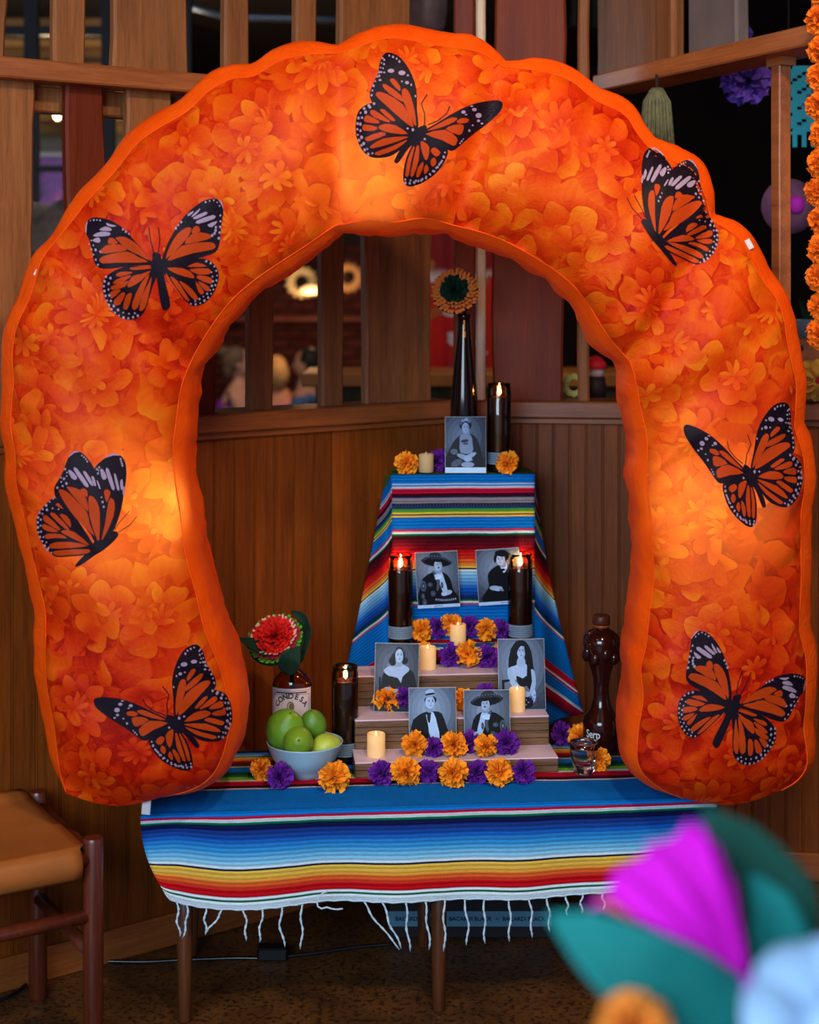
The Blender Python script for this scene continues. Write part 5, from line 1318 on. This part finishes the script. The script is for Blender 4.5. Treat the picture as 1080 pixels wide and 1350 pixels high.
mb.build('label_lettering', M_LINK, lb_, fixn=False)
mb = MB()
for k in range(24):
    a0_, a1_ = 2 * math.pi * k / 24, 2 * math.pi * (k + 1) / 24
    mb.add([onlab(math.cos(t) * .0085 * rr - .001, .126 + math.sin(t) * .012 * rr, .0011) for t in (a0_, a1_) for rr in (.72, 1.0)], [(0, 1, 3, 2)])
mb.add([onlab(math.cos(2 * math.pi * k / 14) * .005, .126 + math.sin(2 * math.pi * k / 14) * .008, .0011) for k in range(14)], [tuple(range(14))])
mb.build('label_emblem', mat('label_olive_ink', S(110, 98, 60), .7), lb_, fixn=False)

sp = empty('tequila_bottle', at_table(793, 3.78), 'dark brown sculpted bottle with white lettering beside the right arch leg', 'bottle')
M_BRN = mat('brown_bottle_glaze', S(40, 11, 7), .12, spec=.5)
MB().lathe([(0, 0), (.042, 0), (.044, .004), (.044, .066), (.040, .078), (.026, .098), (.019, .125), (.018, .150), (.021, .175), (.030, .205), (.040, .232), (.044, .252), (.042, .270), (.030, .282), (.018, .288), (.016, .292), (.016, .302), (.0, .302)], 40).build('bottle_body', M_BRN, sp, smooth=True)
MB().lathe([(.0, .298), (.020, .298), (.0215, .302), (.0205, .316), (.018, .320), (0, .320)], 30).build('cork', mat('cork_dark', S(66, 30, 16), .4), sp, smooth=True)
MB().lathe([(.0162, .290), (.0195, .292), (.0195, .297), (.0162, .298)], 30, cap=False).build('neck_ring', mat('ring_amber', S(120, 62, 24), .3), sp, smooth=True)
for k in range(9):      # sculpted knobs round the shoulder
    a = 2 * math.pi * k / 9
    MB().ellipsoid((.036 * math.cos(a), .036 * math.sin(a), .222 + .012 * (k % 2)), (.011, .011, .016), 12, 8).build('shoulder_knob', M_BRN, sp, smooth=True)
mb = MB()
for body, size, z, a0 in (('Serp', .026, .046, -.026),):
    vs, fs = text_mesh(body, size, bold=.0003, space=.95)
    mb.add([onlab(a0 + v.x * .8, z + v.y, .0012, .044) for v in vs], fs)
mb.build('bottle_lettering', mat('white_ink', S(190, 206, 220), .6), sp, fixn=False)

wn = empty('wine_bottle', Vector(((612 - CX) * 4.075 / F, 4.075, ZTOP)), 'tall dark brown wine bottle holding a dark sunflower on the pedestal top', 'bottle')
M_WINE = mat('dark_wine_glass', S(22, 9, 7), .10, spec=.35)
MB().lathe([(0, 0), (.034, 0), (.0365, .004), (.0365, .12), (.035, .17), (.031, .22), (.0255, .27), (.0195, .32), (.0165, .35), (.0155, .37), (.0150, .386), (.0172, .388), (.0172, .396), (.0135, .398), (0, .398)], 40).build('bottle_glass', M_WINE, wn, smooth=True)
M_GOLD = mat('gold_foil', S(176, 120, 56), .35, .6)
wl_ = MB(); wl_.grid(lambda u, v: onlab((u - .5) * .007, .338 + .016 * v, .0008, .0172), 6, 3); wl_.build('gold_emblem', M_GOLD, wn, smooth=True)
wl_ = MB()
for k in range(6): wl_.grid(lambda u, v: onlab((u - .5) * .004, .358 + k * .0042 + .0026 * v, .0006, .0160), 4, 1)
wl_.build('neck_print', M_GOLD, wn, smooth=True)

# ---- paper flowers standing in the bottles
def ring_petals(R0, R1, n, wid, zf, m, curl, e, name, tip=None, tipf=.72, jit=.1, seed=0, M=Matrix()):
    mb = MB(); rg = random.Random(seed)
    for k in range(n):
        a = 2 * math.pi * (k + rg.uniform(-jit, jit)) / n; L = rg.uniform(.92, 1.06)
        Mr = Matrix.Rotation(a, 4, 'Z')
        def fn(u, v):
            rr = R0 + (R1 - R0) * v * L
            return M @ (Mr @ Vector((rr, (u - .5) * wid * math.sin(.7 + 1.9 * v), zf(rr) + curl * v * v - .15 * wid * (2 * u - 1) ** 2)))
        if tip:
            mb.cur = 0; mb.grid(lambda u, v: fn(u, v * tipf), 2, 2)
            mb.cur = 1; mb.grid(lambda u, v: fn(u, tipf + v * (1 - tipf)), 2, 2)
        else: mb.grid(fn, 2, 4)
    return mb.build(name, [m, tip] if tip else m, e, smooth=True, fixn=False)
RD_, OR_, DG_, GR_, WP_ = mat('crepe_red', S(176, 24, 30), .8, var=.2, vscale=60), mat('crepe_apricot', S(226, 128, 52), .8), mat('crepe_deep_green', S(14, 44, 30), .8, var=.3, vscale=40), mat('crepe_leaf_green', S(84, 148, 40), .8), mat('crepe_cream', S(226, 176, 160), .8)
MRD = mat('crepe_magenta_red', S(158, 16, 52), .8)
def fl_frame(top, dirn): return Matrix.Translation(top) @ aim(dirn)
e1 = empty('paper_sunflower', P(600, 384, 4.06), 'dark paper sunflower with red and orange fringe standing in the wine bottle', 'flower')
M = aim((-.12, -1, .42))
ring_petals(.020, .062, 34, .012, lambda r: -.010, RD_, .014, e1, 'outer_petals', OR_, .70, .2, 1, M)
ring_petals(.018, .054, 30, .011, lambda r: .004, RD_, .014, e1, 'middle_petals', OR_, .70, .2, 2, M)
ring_petals(.020, .046, 26, .010, lambda r: .014, OR_, .008, e1, 'inner_petals', None, .7, .2, 3, M)
fb = frill_ball(.040, 110, 9, .18); fb.v = [tuple(M @ Vector((v[0], v[1], v[2] * .55 + .014))) for v in fb.v]
fb.build('flower_centre', DG_, e1, fixn=False)
cup = MB().lathe([(.012, -.075), (.018, -.06), (.040, -.035), (.058, -.012), (.060, -.008), (.03, -.02)], 24, M, cap=False); cup.build('flower_cup', mat('cup_dark', S(30, 20, 16), .8), e1, smooth=True)
nk = Vector((wn.location.x, wn.location.y, wn.location.z + .30)) - e1.location
MB().tube([M @ Vector((0, 0, -.05)), (nk + Vector((0, 0, .11))), nk + Vector((0, 0, .088)) ], [.011, .007, .006], 10).build('stem', mat('cup_dark', S(30, 20, 16)), e1, smooth=True)

e2 = empty('paper_dahlia', P(363, 842, 3.66), 'red paper flower with cream fringe and dark green leaves in the amber bottle', 'flower')
M = aim((-.22, -1, 1.0))
ring_petals(.030, .066, 34, .014, lambda r: -.008, GR_, .010, e2, 'green_fringe', None, .7, .25, 4, M)
ring_petals(.030, .060, 34, .010, lambda r: .000, MRD, .010, e2, 'magenta_fringe', None, .7, .25, 5, M)
ring_petals(.028, .054, 32, .009, lambda r: .006, WP_, .012, e2, 'cream_fringe', None, .7, .3, 6, M)
fb = frill_ball(.048, 150, 12, .16); fb.v = [tuple(M @ Vector((v[0], v[1], v[2] * .6 + .012))) for v in fb.v]
fb.build('flower_centre', mat('crepe_scarlet', S(206, 24, 18), .8, var=.2, vscale=60), e2, fixn=False)
MB().lathe([(.010, -.085), (.022, -.06), (.05, -.030), (.066, -.010), (.03, -.018)], 24, M, cap=False).build('flower_cup', DG_, e2, smooth=True)
def leaf(pts, wid, m, e, up=Vector((0, -.3, 1)), name='leaf', cupf=.35):
    pts = [Vector(p) for p in pts]; n = len(pts) - 1; mb = MB()
    def fn(u, v):
        i = min(n - 1, int(v * n)); f = v * n - i; c = pts[i].lerp(pts[i + 1], f)
        t = (pts[min(n, i + 1)] - pts[i]).normalized(); s = t.cross(up).normalized(); nn = s.cross(t)
        a = (u - .5) * 2; w_ = wid * math.sin(math.pi * min(.999, max(.02, .06 + .92 * v)) ** .8)
        return c + s * a * w_ + nn * cupf * w_ * a * a
    mb.grid(fn, 6, 14); o = mb.build(name, m, e, smooth=True, fixn=False)
    s_ = o.modifiers.new('thickness', 'SOLIDIFY'); s_.thickness = .001; return o
W2 = lambda px, py, dd=0.0: P(px, py, 3.66 + dd) - e2.location
leaf([W2(392, 866, .02), W2(366, 862, -.02), W2(338, 850, -.03), W2(313, 841, -.01)], .020, DG_, e2, Vector((0, -1, .6)))
leaf([W2(385, 878, .0), W2(398, 860, -.01), W2(405, 835, .03), W2(398, 812, .06), W2(384, 806, .07)], .020, DG_, e2, Vector((-.6, -1, .2)))
leaf([W2(376, 888, -.03), W2(384, 868, -.055), W2(395, 852, -.05)], .024, DG_, e2, Vector((0, -1, .2)))
nk = Vector((cn.location.x, cn.location.y, cn.location.z + .11)) - e2.location
MB().tube([M @ Vector((0, 0, -.06)), nk + Vector((0, 0, .135)), nk + Vector((0, 0, .11)), nk + Vector((0, 0, .05))], [.014, .010, .006, .005], 10).build('stem', DG_, e2, smooth=True)

# ---- shot glass shaped like a skull
sg_d = depth_on(1024, ZT) + .022
sg = empty('shot_glass', Vector(((770 - CX) * sg_d / F, sg_d, ZT)), 'clear moulded shot glass at the right end of the table', 'glass')
M_CLR = bpy.data.materials.new('clear_glass'); _t = NT(M_CLR); _t.b.inputs['Transmission Weight'].default_value = 1; _t.b.inputs['Roughness'].default_value = .02; _t.b.inputs['IOR'].default_value = 1.45
_t.link(_t.ramp(_t.noise(_t.coord(), 5, 1)[0], [(.3, (.96, .97, .98, 1)), (.7, (1, 1, 1, 1))]), _t.b.inputs['Base Color'])
mb = MB(); prof = [(.018, 0), (.022, .002), (.024, .012), (.026, .026), (.030, .040), (.032, .056), (.0325, .070), (.031, .0705), (.0295, .056), (.027, .040), (.020, .028), (.012, .022), (0, .020)]
n = 40; vs = []; fs = []
for r_, z in prof:
    for k in range(n):
        a = 2 * math.pi * k / n
        bump_ = 1 + (.07 * mnoise.noise((math.cos(a) * 2.2, math.sin(a) * 2.2, z * 70)) if z < .055 and r_ > .021 else 0)
        vs.append(Vector((r_ * bump_ * math.cos(a), r_ * bump_ * math.sin(a), z)))
for i in range(len(prof) - 1):
    for k in range(n):
        a, b_ = i * n + k, i * n + (k + 1) % n
        fs.append((a, b_, b_ + n, a + n))
fs.append(tuple(range(n - 1, -1, -1)))
mb.add(vs, fs); mb.build('glass_body', M_CLR, sg, smooth=True, weld=True)
MB().lathe([(.0305, .069), (.0322, .0715), (.0312, .073), (.0300, .0715)], 36, cap=False).build('rim', M_CLR, sg, smooth=True)
# ------------------------------------------------------------------ leather stool at the left
W_ST = wood('stool_cherry', S(60, 20, 10), S(104, 44, 24), 'Z', 1.4, .3, .5)
M_LEA = mat('tan_saddle_leather', S(150, 84, 36), .42, var=.14, vscale=7, bump=.12, bscale=160)
FR = P(123, 1108, 3.19); FRx = Vector((FR.x, 3.19, 0)); BR = Vector(((50 - CX) * 3.49 / F, 3.49, 0))
sd = (BR - FRx); sl = sd.length; sdn = sd / sl; lf = Vector((-sdn.y, sdn.x, 0))
if lf.y > 0: lf = -lf
WST = .46
FL, BLp = FRx + lf * WST, BR + lf * WST
st = empty('leather_stool', FRx, 'low cherry wood stool with a tan leather sling seat at the lower left', 'stool')
def loc(v): return Vector(v) - FRx
for c, h in ((FRx, .455), (BR, .452), (FL, .455), (BLp, .452)):
    p = loc(c); MB().lathe([(.018, 0), (.020, .004), (.0205, .2), (.0205, h - .006), (.018, h), (0, h)], 22, Matrix.Translation(p)).build('leg', W_ST, st, smooth=True, auto=50)
for a, b_, z in ((FRx, FL, .30), (BR, BLp, .30), (FRx, BR, .22), (FL, BLp, .22)):
    MB().tube([loc(a) + Vector((0, 0, z)), loc(b_) + Vector((0, 0, z))], .0145, 14).build('stretcher', W_ST, st, smooth=True)
for a, b_ in ((FRx, FL), (BR, BLp), (FRx, BR), (FL, BLp)):
    MB().tube([loc(a) + Vector((0, 0, .415)), loc(b_) + Vector((0, 0, .415))], .016, 14).build('seat_rail', W_ST, st, smooth=True)
def seat(u, v):
    # u from right to left, v: wraps round the front rail, over the top, round the back rail
    i0, i1 = .035, WST - .035
    x = i0 + (i1 - i0) * u; y0, y1 = -.018, sl + .018
    if v < .12: k = v / .12; y, z = y0 - .016 * math.sin(k * math.pi), .385 + .058 * k
    elif v > .88: k = (v - .88) / .12; y, z = y1 + .016 * math.sin(k * math.pi), .443 - .058 * k
    else:
        k = (v - .12) / .76; y = y0 + (y1 - y0) * k; z = .443 - .022 * math.sin(math.pi * k) * (math.sin(math.pi * (.1 + .8 * u)) ** .5) + .012 * math.sin(math.pi * k) * (1 - math.sin(math.pi * (.1 + .8 * u)))
        if k > .9: z += .01 * (k - .9) * 10
    wide = .028 * math.sin(math.pi * v) ** .5 if .12 < v < .88 else 0       # the sling bulges between the posts
    x = x + (u - .5) * 2 * wide * .6
    return lf * x + sdn * y + Vector((0, 0, z))
so_ = MB().grid(seat, 20, 50).build('sling_seat', M_LEA, st, smooth=True, fixn=False)
s_ = so_.modifiers.new('thickness', 'SOLIDIFY'); s_.thickness = .005
# ------------------------------------------------------------------ cables on the floor
cb_ = empty('power_cord', (-0.5, 3.6, 0), 'black power cord and adapter lying on the floor under the table', 'cord')
pts = [P(-30, 1325, 3.42), P(20, 1285, 3.5), P(60, 1268, 3.62), P(120, 1266, 3.66), P(190, 1266, 3.66), P(240, 1264, 3.67), P(310, 1258, 3.68), P(350, 1262, 3.68), P(400, 1258, 3.7), P(470, 1250, 3.74), P(520, 1248, 3.76)]
pts = [Vector((p.x, p.y, .005)) for p in pts]
sm = resample([(p.x, p.y) for p in pts], 60)
MB().tube([Vector((p.x, p.y, .005)) - cb_.location for p in sm], .0042, 8).build('cable', mat('black_rubber', S(16, 16, 20), .3, spec=.6), cb_, smooth=True)
a_ = P(360, 1258, 3.69); MB().box(a_.x - .035, a_.x + .035, a_.y - .02, a_.y + .02, 0, .03, Matrix.Translation(-cb_.location), bev=.004).build('adapter', mat('black_plastic', S(14, 13, 16), .4), cb_)

# ------------------------------------------------------------------ marigold garland and the people behind
gl = empty('marigold_garland', (P(1085, 230, 3.40).x, 3.40, 1.40), 'hanging string of orange marigold heads at the right edge', 'garland')
GM = frill_ball(1.0, 110, 77, .13).mesh('marigold_head', mat('garland_orange', S(232, 112, 14), .8, var=.16, vscale=60), fixn=False)
z = P(0, 462, 3.40).z; k = 0
while z < 2.55:
    inst('marigold_head', GM, gl, (0.004 * math.sin(k * 2.1), .006 * math.cos(k * 1.3), z + .034 - gl.location.z), (k * 1.3, k * .7, k * 2.2), (.034, .034, .034)); z += .061; k += 1
MB().tube([(0, 0, P(0, 462, 3.40).z - gl.location.z + .02), (0, 0, 3.2 - gl.location.z)], .002, 6).build('string', DK2, gl)

def skin_obj(name, verts, edges, radii, m, parent, sub=2, root=0):
    me = bpy.data.meshes.new(name); me.from_pydata(verts, edges, []); me.materials.append(m)
    o = bpy.data.objects.new(name, me); COL.objects.link(o); o.parent = parent
    md = o.modifiers.new('skin', 'SKIN'); md.use_smooth_shade = True
    lay = me.skin_vertices[0] if me.skin_vertices else None
    if lay is None:
        bm = bmesh.new(); bm.from_mesh(me); bm.verts.layers.skin.verify(); bm.to_mesh(me); bm.free(); lay = me.skin_vertices[0]
    for i, r_ in enumerate(radii):
        lay.data[i].radius = r_ if hasattr(r_, '__len__') else (r_, r_)
        lay.data[i].use_root = (i == root)
    sd_ = o.modifiers.new('smooth', 'SUBSURF'); sd_.levels = sub; sd_.render_levels = sub
    return o
def diner(px, py_top, d, facing, shirt, hair, sleeves, label, hairstyle):
    """a seated person; facing = yaw in degrees, 0 looks towards +x"""
    zt_ = CH - (py_top - HY) * d / F
    e = empty('person', Vector(((px - CX) * d / F, d, 0)), label, 'person'); e.rotation_euler.z = R(facing); e.scale = (.85,) * 3
    hz = zt_ / .85 - .13                                            # head centre
    V = [(-.0, 0, .50), (-.01, 0, .70), (.0, 0, hz - .34), (.01, 0, hz - .22), (.02, 0, hz - .14), (.03, 0, hz - .06),
         (.01, .17, hz - .26), (.06, .23, hz - .50), (.28, .18, hz - .56), (.38, .16, hz - .55), (.01, -.17, hz - .26), (.06, -.23, hz - .50), (.28, -.18, hz - .56), (.38, -.16, hz - .55),
         (.06, .10, .50), (.44, .12, .50), (.46, .12, .10), (.56, .12, .05), (.06, -.10, .50), (.44, -.12, .50), (.46, -.12, .10), (.56, -.12, .05)]
    E = [(0, 1), (1, 2), (2, 3), (3, 4), (4, 5), (3, 6), (6, 7), (7, 8), (8, 9), (3, 10), (10, 11), (11, 12), (12, 13), (0, 14), (14, 15), (15, 16), (16, 17), (0, 18), (18, 19), (19, 20), (20, 21)]
    Rr = [.14, (.12, .15), (.12, .16), (.09, .11), .055, .055, .065, .048, .038, .030, .065, .048, .038, .030, .085, .065, .045, .04, .085, .065, .045, .04]
    sk = mat('skin_tone', S(190, 134, 110), .55, var=.05)
    skin_obj('body', V, E, Rr, sk, e)
    # head with face, ears and hair
    mb = MB()
    mb.ellipsoid((.02, 0, hz), (.098, .076, .118), 24, 18, None, lambda v: 1 + (.05 * math.exp(-((v.z + .55) / .25) ** 2) * max(0, v.x)) - .10 * max(0, -v.z - .5) * max(0, -v.x + .3))
    mb.ellipsoid((.118, 0, hz - .015), (.018, .013, .026), 10, 8)
    for s in (-1, 1): mb.ellipsoid((.012, .078 * s, hz - .008), (.018, .010, .028), 10, 8)
    mb.build('head', sk, e, smooth=True)
    for s in (-1, 1): MB().ellipsoid((.106, .032 * s, hz + .014), (.010, .013, .007), 8, 6).build('eye', mat('eye_dark', S(30, 20, 18), .3), e, smooth=True)
    MB().ellipsoid((.106, 0, hz - .062), (.010, .022, .006), 8, 6).build('mouth', mat('lip_tone', S(160, 84, 76), .5), e, smooth=True)
    hm = mat('hair_' + hairstyle, hair, .6, var=.25, vscale=40)
    hb = MB()
    hb.ellipsoid((-.012, 0, hz + .022), (.104, .088, .112), 22, 16, None, lambda v: 1 + .05 * mnoise.noise(v * 4))
    if hairstyle == 'bun': hb.ellipsoid((-.10, 0, hz + .09), (.05, .045, .045), 14, 10); hb.ellipsoid((-.06, 0, hz - .04), (.05, .07, .08), 14, 10)
    if hairstyle == 'bob': hb.ellipsoid((-.03, 0, hz - .03), (.105, .105, .14), 20, 14)
    hb.build('hair', hm, e, smooth=True)
    # garment over the torso
    sm_ = mat('garment_' + hairstyle, shirt, .85, var=.12, vscale=20)
    GV = [(0, 0, .46), (-.01, 0, .70), (0, 0, hz - .34), (.01, 0, hz - .235)]; GE = [(0, 1), (1, 2), (2, 3)]; GR = [.15, (.135, .165), (.135, .18), (.112, .16)]
    if sleeves:
        GV += [(.01, .17, hz - .26), (.05, .225, hz - .44), (.01, -.17, hz - .26), (.05, -.225, hz - .44)]; GE += [(3, 4), (4, 5), (3, 6), (6, 7)]; GR += [.078, .062, .078, .062]
    skin_obj('shirt', GV, GE, GR, sm_, e)
    if hairstyle == 'short':
        MB().lathe([(.066, hz - .20), (.075, hz - .155), (.080, hz - .15), (.078, hz - .20)], 20, Matrix.Translation((.012, 0, 0)), cap=False).build('collar', mat('collar_blue', S(60, 120, 190), .8), e, smooth=True)
    stl = empty('dining_stool', e.location, 'round dark stool under the diner with ' + {'bun': 'hair up', 'bob': 'blond hair', 'short': 'short dark hair'}[hairstyle], 'stool')
    MB().lathe([(0, .27), (.17, .27), (.18, .28), (.18, .29), (.17, .30), (0, .30)], 24).build('seat', W_DARK, stl, smooth=True, auto=40)
    MB().lathe([(.16, 0), (.16, .015), (.03, .03), (.025, .27), (0, .27)], 20).build('pedestal', W_DARK, stl, smooth=True, auto=40)
    skin_obj('trousers', [(0, 0, .50), (.06, .10, .50), (.44, .12, .50), (.46, .12, .12), (.06, -.10, .50), (.44, -.12, .50), (.46, -.12, .12)], [(0, 1), (1, 2), (2, 3), (0, 4), (4, 5), (5, 6)], [.155, .098, .078, .058, .098, .078, .058], mat('dark_trousers', S(40, 42, 56), .9), e)
diner(312, 457, 10.1, 10, S(128, 40, 150), S(96, 72, 56), False, 'person in a sleeveless purple top with hair up, seated behind the left slats', 'bun')
diner(365, 469, 11.55, 95, S(196, 130, 140), S(186, 148, 100), True, 'person with short blond hair and a pink top seated beside the slat', 'bob')
diner(407, 459, 10.75, 168, S(70, 96, 140), S(28, 22, 20), True, 'person in a blue collared shirt with short dark hair behind the slats', 'short')

# ------------------------------------------------------------------ blurred paper flowers near the camera
FD = 1.12
ft = empty('foreground_table', (0.30, 1.12, 0), 'small round table near the camera below the photo edge', 'table')
MB().lathe([(0, .84), (.24, .84), (.245, .846), (.245, .866), (.24, .87), (0, .87)], 40).build('table_top', W_TABLE, ft)
MB().lathe([(.17, 0), (.17, .015), (.035, .03), (.03, .82), (.06, .84), (0, .84)], 24).build('table_post', W_TABLE, ft, smooth=True, auto=40)
va = empty('ceramic_vase', (0.29, 1.12, .87), 'white vase holding the blurred foreground paper flowers', 'vase')
MB().lathe([(0, .003), (.045, .003), (.05, 0), (.06, .02), (.062, .06), (.045, .11), (.035, .13), (.038, .14), (.034, .14), (.031, .13), (.04, .11), (.055, .06), (.0, .01)], 32).build('vase_body', mat('white_ceramic', S(210, 216, 224), .3), va, smooth=True)
def fg(px, py, d_=FD): return P(px, py, d_)
mouth = Vector((.29, 1.12, 1.00)); stin = Vector((.29, 1.12, .90))
MG = mat('magenta_tissue', S(204, 8, 186), .8, var=.06, vscale=20); TL = mat('teal_tissue', S(12, 112, 108), .8, var=.18, vscale=14); DTL = mat('deep_teal_tissue', S(10, 66, 54), .8, var=.18, vscale=14)
f1 = empty('magenta_paper_flower', fg(985, 1300), 'blurred magenta paper flower with teal leaves in the right foreground', 'flower')
L1 = lambda px, py, dd=0: fg(px, py, FD + dd) - f1.location
# a fan-shaped bloom: overlapping petals from the base at (985,1300) up to its ragged edge
edge = [(800, 1180), (812, 1150), (850, 1128), (858, 1112), (888, 1105), (905, 1085), (925, 1088), (950, 1120), (968, 1165), (976, 1220)]
for k in range(len(edge) - 1):
    a, b_ = edge[k], edge[k + 1]; dd = .010 * math.sin(k * 2.2)
    def fn(u, v, a=a, b_=b_, dd=dd, k=k):
        px = a[0] + (b_[0] - a[0]) * (u * 1.5 - .25); py = a[1] + (b_[1] - a[1]) * (u * 1.5 - .25)
        bx, by = 982 + (u - .5) * 8, 1292
        f = v ** .9
        return L1(bx + (px - bx) * f, by + (py - by) * f, dd * math.sin(v * 2.6) - .012 * math.sin(math.pi * v))
    o = MB().grid(fn, 6, 10).build('petal', MG, f1, smooth=True, fixn=False); s_ = o.modifiers.new('thickness', 'SOLIDIFY'); s_.thickness = .0008
for k, (x, y) in enumerate([(788, 1185), (775, 1195)]):
    MB().tube([L1(840, 1215, -.01), L1(800, 1190, -.012), L1(x, y, -.012)], [.002, .003, .001], 8).build('stamen', MG if k else mat('coral_tissue', S(232, 110, 80), .8), f1, smooth=True)
MB().tube([L1(983, 1285), L1(990, 1320, 0), mouth - f1.location, stin - f1.location], [.006, .005, .004, .004], 10).build('stem', mat('violet_stem', S(150, 60, 170), .7), f1, smooth=True)
def fgleaf(path, wid, m, e, up, cup=.3): return leaf([fg(*p) - e.location for p in path], wid, m, e, up, 'leaf', cup)
fgleaf([(985, 1326, 1.12), (925, 1318, 1.10), (845, 1282, 1.09), (775, 1236, 1.10), (722, 1206, 1.12)], .030, TL, f1, Vector((0, -1, .25)), .25)
fgleaf([(990, 1325, 1.14), (930, 1325, 1.13), (860, 1300, 1.13), (800, 1270, 1.14)], .030, DTL, f1, Vector((0, -1, .2)), .25)
fgleaf([(990, 1315, 1.16), (1020, 1260, 1.17), (1015, 1190, 1.18), (980, 1120, 1.19), (925, 1065, 1.20)], .036, DTL, f1, Vector((.2, -1, 0)), .25)
fgleaf([(1000, 1318, 1.15), (1030, 1260, 1.155), (1020, 1200, 1.16), (990, 1150, 1.17)], .022, TL, f1, Vector((.2, -1, 0)), .25)
# pale blue white paper flower, nearer and lower
f2 = empty('white_paper_flower', fg(1118, 1376, .98), 'blurred pale blue white paper flower in the lower right corner', 'flower')
wm = mat('white_tissue', S(150, 182, 214), .75, var=.06, vscale=14)
for k in range(16):
    a = 2 * math.pi * k / 16; Mx = aim((-.1, -.5, 1)) @ Matrix.Rotation(a, 4, 'Z')
    MB().grid(lambda u, v: Mx @ Vector(((.008 + .056 * v), (u - .5) * .060 * math.sin(.5 + 2.1 * v), .030 * math.sin(v * 2.2) - .006 * (2 * u - 1) ** 2 - (.01 if k % 2 else 0))), 5, 8).build('petal', wm, f2, smooth=True, fixn=False)
MB().ellipsoid((0, 0, .006), (.030, .030, .026), 18, 12).build('flower_centre', mat('white_tissue_heart', S(154, 184, 214), .75), f2, smooth=True)
MB().tube([(0, 0, 0), mouth - f2.location + Vector((.015, -.01, .0)), stin - f2.location + Vector((.015, -.01, 0))], .003, 8).build('stem', DTL, f2, smooth=True)
f3 = empty('orange_paper_flower', fg(835, 1362, 1.06), 'blurred orange paper flower at the bottom edge', 'flower')
fo = frill_ball(.026, 90, 31, .15); fo.build('flower_head', mat('apricot_tissue', S(236, 140, 50), .75, var=.15, vscale=40), f3, fixn=False)
MB().tube([(0, 0, 0), (.03, .02, -.06), mouth - f3.location + Vector((-.015, -.005, 0)), stin - f3.location + Vector((-.012, -.005, 0))], .003, 8).build('stem', DTL, f3, smooth=True)
